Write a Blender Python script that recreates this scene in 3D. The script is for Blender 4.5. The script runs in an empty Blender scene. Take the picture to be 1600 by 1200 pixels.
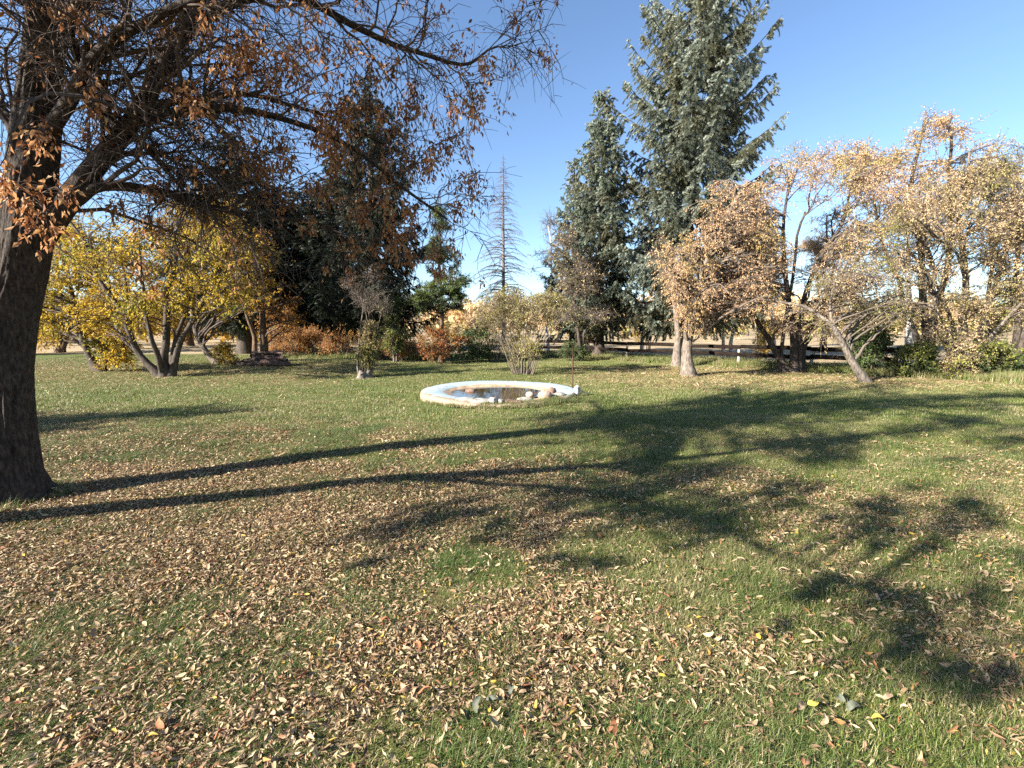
import bpy, math
import numpy as np

SC = bpy.context.scene
COL = SC.collection
rng = np.random.default_rng(11)
R = math.radians

# ------------------------------------------------------------------ camera
CAM_H, FPX, PITCH = 1.60, 720.0, math.atan(88 / 720.0)     # photo pixels: 1600 x 1200
cam = bpy.data.cameras.new('camera')
cam.sensor_fit = 'HORIZONTAL'
cam.sensor_width = 36.0
cam.lens = 36.0 * FPX / 1600.0
cam.clip_start, cam.clip_end = 0.05, 9000
co = bpy.data.objects.new('camera', cam)
COL.objects.link(co)
co.location = (0, 0, CAM_H)
co.rotation_euler = (math.pi / 2 - PITCH, 0, 0)
SC.camera = co

# ------------------------------------------------------------------ sky, sun, exposure
SUN_EL, SUN_DIR = R(27), np.array([-0.875, -0.484])        # horizontal direction towards the sun
SUN_DIR = SUN_DIR / np.linalg.norm(SUN_DIR)
W = bpy.data.worlds.new('World')
SC.world = W
W.use_nodes = True
nt = W.node_tree
bg = nt.nodes['Background']
sky = nt.nodes.new('ShaderNodeTexSky')
sky.sky_type = 'NISHITA'
sky.sun_disc = False
sky.sun_elevation = SUN_EL
sky.sun_rotation = math.atan2(SUN_DIR[0], SUN_DIR[1])
sky.altitude = 700
sky.air_density = 1.0
sky.dust_density = 0.3
sky.ozone_density = 3.2
nt.links.new(sky.outputs[0], bg.inputs[0])
bg.inputs[1].default_value = 0.066
sl = bpy.data.lights.new('sun', 'SUN')
sl.energy = 5.0
sl.angle = R(0.55)
sl.color = (1.0, 0.93, 0.82)
so = bpy.data.objects.new('sun', sl)
COL.objects.link(so)
from mathutils import Vector
so.rotation_euler = Vector((SUN_DIR[0] * math.cos(SUN_EL), SUN_DIR[1] * math.cos(SUN_EL), math.sin(SUN_EL))).to_track_quat('Z', 'Y').to_euler()
SC.view_settings.view_transform = 'Standard'
SC.view_settings.look = 'None'
SC.view_settings.exposure = 2.05
SC.view_settings.gamma = 1
SC.view_settings.use_curve_mapping = False
SC.render.engine = 'CYCLES'
SC.cycles.max_bounces = 6
SC.cycles.diffuse_bounces = 3
SC.cycles.transmission_bounces = 3
SC.cycles.use_denoising = False

# ------------------------------------------------------------------ small maths
CP, SP = math.cos(PITCH), math.sin(PITCH)


def U(px, py, Y):
    """world point seen at photo pixel (px, py) at depth Y (metres along +Y)"""
    k = (600.0 - py) / FPX
    dz = Y * (k * CP - SP) / (CP + k * SP)
    zc = Y * CP - dz * SP
    return np.array([(px - 800.0) / FPX * zc, Y, CAM_H + dz])


def G(px, py):
    """ground point seen at photo pixel"""
    k = (600.0 - py) / FPX
    dy, dz = CP + k * SP, k * CP - SP
    t = -CAM_H / dz
    return np.array([(px - 800.0) / FPX * t, dy * t, 0.0])


def mpx(Y):
    return Y * 1.0 / FPX


def unit(v):
    return v / np.maximum(np.linalg.norm(v, axis=-1, keepdims=True), 1e-9)


_lat = np.random.default_rng(5).random((256, 256))


def vn(x, y, s=1.0, o=0):
    """tiling value noise, 0..1"""
    x = np.asarray(x, float) * s + o * 17.3 + 1000
    y = np.asarray(y, float) * s + o * 9.1 + 1000
    xi, yi = np.floor(x).astype(int), np.floor(y).astype(int)
    fx, fy = x - xi, y - yi
    fx, fy = fx * fx * (3 - 2 * fx), fy * fy * (3 - 2 * fy)
    a, b = _lat[xi % 256, yi % 256], _lat[(xi + 1) % 256, yi % 256]
    c, d = _lat[xi % 256, (yi + 1) % 256], _lat[(xi + 1) % 256, (yi + 1) % 256]
    return (a * (1 - fx) + b * fx) * (1 - fy) + (c * (1 - fx) + d * fx) * fy


def sst(a, b, x):
    t = np.clip((np.asarray(x, float) - a) / (b - a), 0, 1)
    return t * t * (3 - 2 * t)


def gz(x, y):
    """height of the ground"""
    x, y = np.asarray(x, float), np.asarray(y, float)
    r = np.hypot(x, y)
    z = (vn(x, y, 0.9, 1) - .5) * 0.05 + (vn(x, y, 0.3, 2) - .5) * 0.08
    z = z * sst(0.5, 3, r) + (vn(x, y, 3.1, 3) - .5) * 0.018
    z = z - .45 * (1 - sst(1.3, 1.72, np.hypot(x + .34, y - 11.15)))
    z = z + sst(45, 260, r) * (0.6 + 1.6 * vn(x, y, 0.006, 4)) + sst(500, 2500, r) * 10 * vn(x, y, 0.0015, 5)
    return z


# ------------------------------------------------------------------ object helpers
def make_mesh(name, V, F4=None, F3=None, smooth=False):
    V = np.ascontiguousarray(V, dtype=np.float32).reshape(-1, 3)
    F4 = np.zeros((0, 4), np.int32) if F4 is None else np.asarray(F4, np.int32).reshape(-1, 4)
    F3 = np.zeros((0, 3), np.int32) if F3 is None else np.asarray(F3, np.int32).reshape(-1, 3)
    me = bpy.data.meshes.new(name)
    me.vertices.add(len(V))
    me.vertices.foreach_set('co', V.ravel())
    nl = F4.size + F3.size
    me.loops.add(nl)
    me.loops.foreach_set('vertex_index', np.concatenate([F4.ravel(), F3.ravel()]).astype(np.int32))
    n = len(F4) + len(F3)
    me.polygons.add(n)
    st = np.concatenate([np.arange(len(F4)) * 4, F4.size + np.arange(len(F3)) * 3]).astype(np.int32)
    me.polygons.foreach_set('loop_start', st)
    if smooth:
        me.polygons.foreach_set('use_smooth', np.ones(n, bool))
    me.update(calc_edges=True)
    return me


def obj(name, geo, mat, parent=None, smooth=False, kind=None, label=None):
    V, F4, F3 = geo
    if parent is not None:
        V = np.asarray(V).reshape(-1, 3) - np.array(parent.location)
    me = make_mesh(name, V, F4, F3, smooth)
    if mat is not None:
        me.materials.append(mat)
    o = bpy.data.objects.new(name, me)
    COL.objects.link(o)
    if parent is not None:
        o.parent = parent
    if kind:
        o['kind'] = kind
    if label:
        o['label'] = label
    return o


def tag(o, label, cat=None, group=None, kind=None):
    o['label'] = label
    if cat:
        o['category'] = cat
    if group:
        o['group'] = group
    if kind:
        o['kind'] = kind
    return o


def thing(name, label, cat, loc, group=None):
    o = bpy.data.objects.new(name, None)
    COL.objects.link(o)
    o.location = [float(c) for c in loc]
    o.empty_display_size = 0.2
    return tag(o, label, cat, group)


def dup(root, loc, label, rotz=0.0, scale=1.0, group=None):
    c = root.copy()
    COL.objects.link(c)
    c.location = [float(q) for q in loc]
    c.rotation_euler = (0, 0, rotz)
    c.scale = (scale, scale, scale) if np.isscalar(scale) else scale
    c['label'] = label
    if group:
        c['group'] = group
    for ch in list(root.children):
        d = ch.copy()
        COL.objects.link(d)
        d.parent = c
    return c


def join(*geos):
    Vs, Q, T, n = [], [], [], 0
    for V, F4, F3 in geos:
        V = np.asarray(V, float).reshape(-1, 3)
        Vs.append(V)
        if F4 is not None and len(F4):
            Q.append(np.asarray(F4) + n)
        if F3 is not None and len(F3):
            T.append(np.asarray(F3) + n)
        n += len(V)
    return (np.concatenate(Vs), np.concatenate(Q) if Q else None, np.concatenate(T) if T else None)


def tubes(P, Rd, s=5, cap=False):
    """P (N,k,3), Rd (N,k) -> s-sided tubes"""
    P = np.asarray(P, float)
    Rd = np.asarray(Rd, float)
    if P.ndim == 2:
        P, Rd = P[None], Rd[None]
    N, k, _ = P.shape
    T = unit(np.gradient(P, axis=1))
    m = unit(P[:, -1] - P[:, 0])
    ref = np.where(np.abs(m[:, 2:3]) < 0.75, np.array([[0, 0, 1.0]]), np.array([[1.0, 0, 0]]))
    u = unit(np.cross(T, ref[:, None, :]))
    v = np.cross(T, u)
    a = np.arange(s) * 2 * math.pi / s
    V = P[:, :, None] + Rd[:, :, None, None] * (u[:, :, None] * np.cos(a)[:, None] + v[:, :, None] * np.sin(a)[:, None])
    idx = np.arange(N * k * s).reshape(N, k, s)
    A = idx[:, :-1]
    B = idx[:, 1:]
    F = np.stack([A, B, np.roll(B, -1, 2), np.roll(A, -1, 2)], -1).reshape(-1, 4)
    V = V.reshape(-1, 3)
    F3 = None
    if cap:
        n0 = len(V)
        V = np.concatenate([V, P[:, 0], P[:, -1]])
        c0 = (n0 + np.arange(N))[:, None]
        c1 = c0 + N
        e0, e1 = idx[:, 0], idx[:, -1]
        F3 = np.concatenate([np.stack([np.roll(e0, -1, 1), e0, np.broadcast_to(c0, e0.shape)][::1], -1).reshape(-1, 3),
                             np.stack([e1, np.roll(e1, -1, 1), np.broadcast_to(c1, e1.shape)], -1).reshape(-1, 3)])
    return V, F, F3


def herm(A, B, TA, TB, k):
    t = np.linspace(0, 1, k)[None, :, None]
    A, B, TA, TB = [np.asarray(q, float)[:, None] for q in (A, B, TA, TB)]
    return (2 * t**3 - 3 * t**2 + 1) * A + (t**3 - 2 * t**2 + t) * TA + (-2 * t**3 + 3 * t**2) * B + (t**3 - t**2) * TB


def wig(P, amp):
    """gentle crookedness, zero at both ends' start"""
    N, k, _ = P.shape
    L = np.linalg.norm(P[:, -1] - P[:, 0], axis=-1)[:, None, None]
    t = np.linspace(0, 1, k)[None, :, None]
    o = 0
    for f in (1.0, 2.3, 4.1):
        o = o + np.sin(2 * math.pi * (f * t + rng.random((N, 1, 3)))) / f * rng.normal(0, 1, (N, 1, 3))
    return P + amp * L * o * np.minimum(1, t * 4)


def resample(pts, n):
    """Catmull-Rom through pts"""
    p = np.asarray(pts, float)
    p = np.concatenate([[2 * p[0] - p[1]], p, [2 * p[-1] - p[-2]]])
    m = len(p) - 3
    out = []
    for q in np.linspace(0, m - 1e-6, n):
        i = int(q)
        t = q - i
        a, b, c, d = p[i:i + 4]
        out.append(.5 * (2 * b + (c - a) * t + (2 * a - 5 * b + 4 * c - d) * t * t + (3 * b - a - 3 * c + d) * t**3))
    return np.array(out)


def along(P, ti):
    """P (N,k,3), ti (N,m) in 0..1 -> points, tangents (N,m,3)"""
    N, k, _ = P.shape
    q = np.clip(ti, 0, 0.9999) * (k - 1)
    i = q.astype(int)
    f = (q - i)[..., None]
    n = np.arange(N)[:, None]
    a, b = P[n, i], P[n, i + 1]
    return a * (1 - f) + b * f, unit(b - a)


def rdir(shape):
    return unit(rng.normal(0, 1, tuple(shape) + (3,)))


def leaves(p, a, size, width=0.45, cup=0.12, up=None):
    """rhombic folded leaves: p base (N,3), a axis (N,3), size (N,)"""
    N = len(p)
    a = unit(a)
    ref = rdir((N,)) if up is None else unit(rdir((N,)) * (1 - up) + np.array([0, 0, 1.0]) * up)
    s = unit(np.cross(a, ref))
    n = np.cross(s, a)
    L = size[:, None]
    w = width * .5
    V = np.stack([p, p + L * (.45 * a + w * s + cup * n), p + L * a, p + L * (.45 * a - w * s + cup * n)], 1)
    i = (np.arange(N) * 4)[:, None]
    return V.reshape(-1, 3), None, np.concatenate([i + np.array([[0, 1, 2]]), i + np.array([[0, 2, 3]])])


# ------------------------------------------------------------------ materials
MATS = {}


def newmat(name):
    m = bpy.data.materials.new(name)
    m.use_nodes = True
    t = m.node_tree
    for n in list(t.nodes):
        t.nodes.remove(n)
    out = t.nodes.new('ShaderNodeOutputMaterial')
    return m, t, out


def ramp(t, cols, fac=None, interp='LINEAR'):
    r = t.nodes.new('ShaderNodeValToRGB')
    r.color_ramp.interpolation = interp
    e = r.color_ramp.elements
    while len(e) < len(cols):
        e.new(0.5)
    for i, c in enumerate(cols):
        pos, c = (c[0], c[1]) if len(c) == 2 else (i / max(1, len(cols) - 1), c)
        e[i].position = pos
        e[i].color = (*c, 1)
    if fac is not None:
        t.links.new(fac, r.inputs[0])
    return r.outputs[0]


def noise(t, scale, detail=3, rough=.55, vec=None, dist=0):
    n = t.nodes.new('ShaderNodeTexNoise')
    n.inputs['Scale'].default_value = scale
    n.inputs['Detail'].default_value = detail
    n.inputs['Roughness'].default_value = rough
    n.inputs['Distortion'].default_value = dist
    if vec is not None:
        t.links.new(vec, n.inputs['Vector'])
    return n.outputs['Fac']


def mixc(t, a, b, fac, mode='MIX'):
    m = t.nodes.new('ShaderNodeMix')
    m.data_type = 'RGBA'
    m.blend_type = mode
    for k, v in ((6, a), (7, b), (0, fac)):
        if hasattr(v, 'links') or hasattr(v, 'is_linked'):
            t.links.new(v, m.inputs[k])
        elif k == 0:
            m.inputs[0].default_value = v
        else:
            m.inputs[k].default_value = (*v, 1)
    return m.outputs[2]


def mathn(t, op, a, b=0.0):
    m = t.nodes.new('ShaderNodeMath')
    m.operation = op
    for k, v in ((0, a), (1, b)):
        if hasattr(v, 'is_linked'):
            t.links.new(v, m.inputs[k])
        else:
            m.inputs[k].default_value = v
    return m.outputs[0]


def mapped(t, scale):
    g = t.nodes.new('ShaderNodeNewGeometry')
    m = t.nodes.new('ShaderNodeMapping')
    m.inputs['Scale'].default_value = scale
    t.links.new(g.outputs['Position'], m.inputs['Vector'])
    return m.outputs[0]


def leafmat(name, cols, transl=0.35, patch=None, pscale=0.7, rough=0.6, thr=(0.45, 0.6), each=False):
    """per-leaf random colour from cols; patch = second palette mixed in by drifts"""
    m, t, out = newmat(name)
    g = t.nodes.new('ShaderNodeNewGeometry')
    pick = t.nodes.new('ShaderNodeObjectInfo').outputs['Random'] if each else g.outputs['Random Per Island']
    c = ramp(t, cols, pick)
    if patch:
        c2 = ramp(t, patch, g.outputs['Random Per Island'])
        f = ramp(t, [(thr[0], (0, 0, 0)), (thr[1], (1, 1, 1))], noise(t, pscale, 2, .5, g.outputs['Position']))
        c = mixc(t, c, c2, f)
    b = t.nodes.new('ShaderNodeBsdfPrincipled')
    b.inputs['Roughness'].default_value = rough
    b.inputs['Specular IOR Level'].default_value = 0.3
    t.links.new(c, b.inputs['Base Color'])
    if transl > 0:
        tr = t.nodes.new('ShaderNodeBsdfTranslucent')
        t.links.new(c, tr.inputs[0])
        mx = t.nodes.new('ShaderNodeMixShader')
        mx.inputs[0].default_value = transl
        t.links.new(b.outputs[0], mx.inputs[1])
        t.links.new(tr.outputs[0], mx.inputs[2])
        t.links.new(mx.outputs[0], out.inputs[0])
    else:
        t.links.new(b.outputs[0], out.inputs[0])
    return m


def solid(name, cols, scale=(8, 8, 8), rough=.85, bump=0.3, bdist=0.01, detail=5, spec=.2, fine=None):
    """noise-mottled material with bump"""
    m, t, out = newmat(name)
    v = mapped(t, scale)
    f = noise(t, 1.0, detail, .6, v)
    c = ramp(t, [(0.3 + .4 * i / max(1, len(cols) - 1), q) for i, q in enumerate(cols)], f)
    b = t.nodes.new('ShaderNodeBsdfPrincipled')
    b.inputs['Roughness'].default_value = rough
    b.inputs['Specular IOR Level'].default_value = spec
    t.links.new(c, b.inputs['Base Color'])
    bp = t.nodes.new('ShaderNodeBump')
    bp.inputs['Strength'].default_value = bump
    bp.inputs['Distance'].default_value = bdist
    t.links.new(f, bp.inputs['Height'])
    t.links.new(bp.outputs[0], b.inputs['Normal'])
    t.links.new(b.outputs[0], out.inputs[0])
    return m


M = dict(
    bark_big=solid('rough_dark_bark', [(.012, .009, .007), (.04, .03, .024), (.085, .066, .052)], (44, 44, 15), bump=1.0, bdist=.025, detail=8),
    bark_dark=solid('dark_bark', [(.02, .016, .013), (.06, .047, .038), (.1, .08, .065)], (14, 14, 4), bump=.6),
    bark_brown=solid('brown_bark', [(.05, .03, .02), (.11, .07, .045), (.16, .11, .075)], (14, 14, 4), bump=.6),
    bark_grey=solid('grey_bark', [(.035, .028, .022), (.14, .115, .093), (.25, .21, .175)], (22, 22, 6), bump=.9, bdist=.02, detail=7),
    bark_birch=solid('white_birch_bark', [(.12, .1, .09), (.6, .57, .52), (.72, .7, .66)], (5, 5, 14), bump=.2),
    twig_grey=solid('grey_twig', [(.075, .058, .047), (.16, .13, .105)], (3, 3, 3), bump=0),
    twig_dark=solid('dark_twig', [(.05, .038, .032), (.11, .085, .07)], (3, 3, 3), bump=0),
    twig_dead=solid('reddish_dead_twig', [(.09, .072, .065), (.165, .135, .122)], (3, 3, 3), bump=0),
    leaf_rust=leafmat('rust_brown_leaf', [(.15, .06, .03), (.3, .125, .05), (.42, .21, .085), (.5, .3, .15)], .45),
    leaf_yellow=leafmat('yellow_leaf', [(.36, .24, .02), (.52, .35, .03), (.56, .41, .055), (.42, .23, .02)], .48,
                        patch=[(.1, .13, .02), (.2, .2, .03), (.36, .29, .03)], pscale=.55, thr=(.5, .66)),
    leaf_gold=leafmat('golden_leaf', [(.34, .20, .02), (.5, .32, .03), (.45, .22, .025)], .42,
                      patch=[(.2, .16, .03), (.36, .24, .03)], pscale=.5),
    leaf_orange=leafmat('orange_leaf', [(.28, .10, .02), (.4, .17, .03), (.36, .22, .04)], .4),
    leaf_tan=leafmat('tan_leaf', [(.44, .26, .13), (.57, .38, .2), (.63, .45, .25), (.48, .26, .12)], .3,
                     patch=[(.4, .3, .06), (.46, .33, .12), (.5, .32, .17)], pscale=.6),
    leaf_russet=leafmat('russet_tan_leaf', [(.42, .24, .13), (.56, .35, .19), (.62, .44, .25), (.46, .25, .12)], .3,
                        patch=[(.45, .32, .09), (.5, .35, .12), (.36, .26, .08)], pscale=.5, thr=(.5, .62)),
    leaf_pale=leafmat('pale_tan_leaf', [(.47, .31, .2), (.62, .45, .3), (.57, .37, .21), (.5, .29, .15)], .3,
                      patch=[(.38, .33, .08), (.48, .37, .14)], pscale=.6, thr=(.52, .64)),
    leaf_mixed=leafmat('straw_and_green_leaf', [(.46, .32, .17), (.57, .43, .25), (.5, .32, .16)], .3,
                       patch=[(.2, .22, .05), (.34, .3, .07), (.1, .13, .04)], pscale=.8),
    leaf_olive=leafmat('olive_leaf', [(.12, .13, .035), (.22, .2, .05), (.3, .25, .08)], .35,
                       patch=[(.26, .2, .09), (.3, .22, .12)], pscale=1.4),
    leaf_straw=leafmat('straw_green_leaf', [(.22, .21, .06), (.34, .3, .1), (.42, .35, .13)], .4, patch=[(.36, .28, .16), (.42, .33, .2)], pscale=1.4),
    leaf_lime=leafmat('yellow_green_leaf', [(.11, .15, .03), (.2, .23, .05), (.32, .3, .07)], .4, patch=[(.05, .08, .025), (.1, .13, .04)], pscale=1.6),
    leaf_haze=leafmat('dull_tan_leaf', [(.2, .14, .09), (.28, .2, .12), (.34, .25, .13)], .25, patch=[(.12, .12, .06), (.2, .17, .08)], pscale=.12),
    leaf_green=leafmat('green_leaf', [(.03, .06, .018), (.06, .1, .025), (.1, .14, .035)], .3),
    leaf_red=leafmat('red_leaf', [(.28, .07, .03), (.4, .13, .045), (.34, .19, .055)], .35,
                     patch=[(.3, .16, .04), (.2, .17, .045)], pscale=1.2),
    leaf_flame=leafmat('flame_coloured_stem', [(.36, .15, .055), (.5, .2, .06), (.52, .3, .1), (.42, .3, .12)], .35,
                       patch=[(.3, .25, .12), (.2, .19, .06)], pscale=1.0, thr=(.55, .66)),
    needle_blue=leafmat('blue_grey_spruce_needle', [(.18, .215, .17), (.275, .31, .25), (.37, .4, .33)], .24,
                        patch=[(.16, .165, .1), (.24, .24, .16)], pscale=.6, rough=.5),
    needle_green=leafmat('grey_green_spruce_needle', [(.145, .18, .13), (.22, .26, .195), (.3, .33, .25)], .24,
                         patch=[(.13, .13, .075), (.19, .18, .125)], pscale=.6, rough=.5),
    needle_dark=leafmat('dark_spruce_needle', [(.022, .03, .02), (.038, .048, .032), (.06, .07, .046)], .05, rough=.55),
    needle_pine=leafmat('yellow_green_pine_needle', [(.08, .12, .03), (.14, .185, .045), (.22, .26, .07)], .2,
                        patch=[(.03, .05, .025), (.06, .085, .035)], pscale=.9, rough=.5),
    rail=solid('dark_stained_rail', [(.006, .005, .004), (.015, .011, .009), (.03, .022, .018)], (6, 6, 30), bump=.4, spec=.03, rough=1),
    post=solid('weathered_pale_post', [(.16, .13, .11), (.32, .28, .24), (.42, .38, .33)], (14, 14, 4), bump=.4),
    rust=solid('rusty_metal', [(.04, .022, .015), (.09, .045, .028)], (30, 30, 30), rough=.7),
    log=solid('dark_log_bark', [(.03, .02, .016), (.075, .05, .04), (.13, .09, .075)], (16, 16, 16), bump=.7),
    log_end=solid('cut_log_end', [(.2, .13, .09), (.34, .25, .18)], (20, 20, 20)),
    stone_grey=solid('grey_stone', [(.13, .12, .105), (.25, .235, .21), (.36, .34, .31)], (9, 9, 9), bump=.5, bdist=.02),
    stone_pale=solid('pale_stone', [(.26, .235, .205), (.42, .39, .35)], (9, 9, 9), bump=.4),
    stone_tan=solid('pinkish_tan_stone', [(.26, .18, .13), (.42, .31, .24)], (9, 9, 9), bump=.5),
    stone_brown=solid('brown_stone', [(.12, .075, .055), (.26, .17, .13)], (9, 9, 9), bump=.5),
    driftwood=solid('bleached_wood', [(.2, .18, .16), (.5, .47, .42)], (10, 10, 30), bump=.6),
)

# ------------------------------------------------------------------ where leaves and turf lie
POND = np.array([-0.34, 11.15])
POND_R = 1.88


def litter(x, y):
    """how much of the ground fallen leaves cover, 0..1"""
    x, y = np.asarray(x, float), np.asarray(y, float)
    s = x / np.maximum(y, 1.0)
    lat = 0.27 + 0.72 * (1 - sst(-0.65, 0.4, s))
    a = lat * (1 - 0.93 * sst(4.4, 8.6, y + 0.12 * x))
    n = vn(x, y, 1.1, 7) * .55 + vn(x, y, 3.3, 8) * .45
    fl_ = .3 + .38 * (1 - sst(-0.7, 0.0, s))
    a = a * (fl_ + 1.4 * sst(.3, .68, n) * (1.3 - fl_))
    b = 0.85 * sst(.5, 4.5, x) * sst(10.8, 13.5, y) * (1 - sst(17.5, 20, y))
    c = 0.30 * (1 - sst(-7, -3.5, x)) * sst(12.0, 14.0, y) * (1 - sst(18, 24, y))
    return np.clip(a + (b + c) * (.4 + 1.1 * n), 0.0, 1)


def turf(x, y):
    """vigour of the grass, 0..1"""
    n = vn(x, y, 0.8, 21) * .5 + vn(x, y, 2.6, 22) * .5
    g = sst(.22, .72, n + 0.3 * sst(-.5, 2.0, x) - 0.25 * (litter(x, y) - .3))
    mid = np.exp(-((np.asarray(y, float) - 9.5) / 3.2) ** 2) * .25
    return np.clip(g + mid, 0, 1)


# ------------------------------------------------------------------ ground sheet
def axis(fine0, fine1, step, far, g=1.13):
    a = list(np.arange(fine0, fine1 + 1e-6, step))
    d = step
    while a[-1] < far:
        d *= g
        a.append(a[-1] + d)
    d = step
    while a[0] > -far:
        d *= g
        a.insert(0, a[0] - d)
    return np.array(a)


gx = axis(-14, 16, 0.2, 4000, 1.16)
gy = axis(-1.5, 22, 0.2, 4000, 1.16)
XX, YY = np.meshgrid(gx, gy)
VV = np.stack([XX, YY, gz(XX, YY)], -1).reshape(-1, 3)
nx, ny = len(gx), len(gy)
ii = np.arange(nx * ny).reshape(ny, nx)
FF = np.stack([ii[:-1, :-1], ii[:-1, 1:], ii[1:, 1:], ii[1:, :-1]], -1).reshape(-1, 4)
FENCE = [(840, 26.5), (1000, 23.0), (1180, 19.4), (1400, 15.6), (1640, 13.4)]
FX = np.array([U(p, 560, d)[0] for p, d in FENCE])
FY = np.array([d for p, d in FENCE])


def fence_y(x):
    return np.interp(x, np.concatenate([[-60], FX, [60]]), np.concatenate([[27.0], FY, [9.0]]))


def ground_material():
    m, t, out = newmat('ground_cover')
    at = t.nodes.new('ShaderNodeAttribute')
    at.attribute_name = 'cover'
    sep = t.nodes.new('ShaderNodeSeparateColor')
    t.links.new(at.outputs['Color'], sep.inputs[0])
    g = t.nodes.new('ShaderNodeNewGeometry')
    pos = g.outputs['Position']
    nf = noise(t, 55, 4, .7, pos)
    nm = noise(t, 4.5, 4, .6, pos)
    soil = ramp(t, [(.3, (.06, .05, .025)), (.5, (.14, .115, .06)), (.7, (.25, .205, .115))], nf)
    green = ramp(t, [(.3, (.04, .062, .015)), (.55, (.1, .125, .036)), (.75, (.19, .19, .075))], nf)
    lawn = mixc(t, soil, green, sep.outputs['Green'])
    leaf = ramp(t, [(.3, (.11, .07, .04)), (.5, (.26, .18, .11)), (.7, (.4, .29, .18))], nf)
    lm = mathn(t, 'MULTIPLY', sep.outputs['Red'], ramp(t, [(.35, (.3, .3, .3)), (.6, (1, 1, 1))], nm))
    lawn = mixc(t, lawn, leaf, lm)
    nb = noise(t, .35, 5, .6, pos)
    field = ramp(t, [(.3, (.2, .15, .085)), (.5, (.33, .255, .155)), (.7, (.43, .34, .22))], nb)
    field = mixc(t, field, ramp(t, [(.3, (.25, .25, .25)), (.6, (1, 1, 1))], nf), .25, 'MULTIPLY')
    c = mixc(t, lawn, field, sep.outputs['Blue'])
    b = t.nodes.new('ShaderNodeBsdfPrincipled')
    b.inputs['Roughness'].default_value = .95
    b.inputs['Specular IOR Level'].default_value = .1
    t.links.new(c, b.inputs['Base Color'])
    bp = t.nodes.new('ShaderNodeBump')
    bp.inputs['Strength'].default_value = .8
    bp.inputs['Distance'].default_value = .025
    t.links.new(nf, bp.inputs['Height'])
    t.links.new(bp.outputs[0], b.inputs['Normal'])
    t.links.new(b.outputs[0], out.inputs[0])
    return m


ground = obj('ground', (VV, FF, None), ground_material(), smooth=True, kind='structure')
ca = ground.data.color_attributes.new('cover', 'FLOAT_COLOR', 'POINT')
lx, ly = VV[:, 0], VV[:, 1]
fld = np.maximum(sst(-0.5, 1.5, ly - fence_y(lx) - 1.0), sst(40, 60, np.hypot(lx, ly)))
tf = np.clip(.45 + .55 * turf(lx, ly) + .25 * sst(7, 11, ly) - .3 * sst(12, 14, ly) * sst(1, 4, lx), 0, 1)
ca.data.foreach_set('color', np.stack([litter(lx, ly), tf, fld, np.ones_like(lx)], -1).astype(np.float32).ravel())


# ------------------------------------------------------------------ grass (instanced turf plugs, one object)
def blade_patch(n, size, hmin, hmax, w, seg=3, lean=.55):
    p = np.zeros((n, 3))
    p[:, :2] = rng.uniform(-size / 2, size / 2, (n, 2))
    a = rng.uniform(0, 2 * math.pi, n)
    h = rng.uniform(hmin, hmax, n) * (.6 + .6 * vn(p[:, 0], p[:, 1], 9, int(rng.integers(50))))
    d = np.stack([np.cos(a), np.sin(a), np.zeros(n)], -1)
    s = np.stack([-np.sin(a), np.cos(a), np.zeros(n)], -1)
    ln = rng.uniform(.1, 1.0, n)[:, None] * lean * 1.6
    rows = []
    for j in range(seg):
        t = j / (seg - 1)
        c = p + d * h[:, None] * ln * t**1.8 + np.array([0, 0, 1.0]) * (h * (t - .28 * t * t * ln[:, 0]))[:, None]
        ww = w * (1 - t * .95) * .5
        rows += [c - s * ww, c + s * ww]
    V = np.stack(rows, 1)
    i = (np.arange(n) * 2 * seg)[:, None]
    F = np.concatenate([i + np.array([[2 * j, 2 * j + 1, 2 * j + 3, 2 * j + 2]]) for j in range(seg - 1)])
    return V.reshape(-1, 3), F, None


def grass_material(nm='lawn_grass', lush=False):
    m, t, out = newmat(nm)
    g = t.nodes.new('ShaderNodeNewGeometry')
    green = ramp(t, [(.05, .092, .015), (.088, .138, .025), (.14, .182, .038), (.215, .225, .058)], g.outputs['Random Per Island'])
    if lush:
        green = ramp(t, [(.034, .072, .016), (.065, .115, .027), (.11, .16, .042), (.18, .205, .062)], g.outputs['Random Per Island'])
    dry = ramp(t, [(.26, .215, .11), (.38, .32, .18), (.24, .21, .09), (.17, .175, .065)], g.outputs['Random Per Island'])
    f = noise(t, 1.5, 4, .65, g.outputs['Position'])
    f2 = ramp(t, [(.44, (0, 0, 0)), (.62, (1, 1, 1))], f)
    big = ramp(t, [(.4, (0, 0, 0)), (.62, (1, 1, 1))], noise(t, .38, 3, .5, g.outputs['Position']))
    pick = mathn(t, 'ADD', mathn(t, 'ADD', mathn(t, 'MULTIPLY', f2, .42), mathn(t, 'MULTIPLY', big, .26)), .16)
    if lush:
        pick = mathn(t, 'MULTIPLY', pick, .3)
    w = t.nodes.new('ShaderNodeTexWhiteNoise')
    w.noise_dimensions = '1D'
    t.links.new(mathn(t, 'MULTIPLY', g.outputs['Random Per Island'], 91.7), w.inputs['W'])
    sel = mathn(t, 'LESS_THAN', w.outputs['Value'], pick)
    c = mixc(t, green, dry, sel)
    b = t.nodes.new('ShaderNodeBsdfPrincipled')
    b.inputs['Roughness'].default_value = .45
    b.inputs['Specular IOR Level'].default_value = .35
    t.links.new(c, b.inputs['Base Color'])
    tr = t.nodes.new('ShaderNodeBsdfTranslucent')
    t.links.new(c, tr.inputs[0])
    mx = t.nodes.new('ShaderNodeMixShader')
    mx.inputs[0].default_value = .3
    t.links.new(b.outputs[0], mx.inputs[1])
    t.links.new(tr.outputs[0], mx.inputs[2])
    t.links.new(mx.outputs[0], out.inputs[0])
    return m


GRASS = grass_material()
LUSH = grass_material('lush_green_grass', True)


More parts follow.
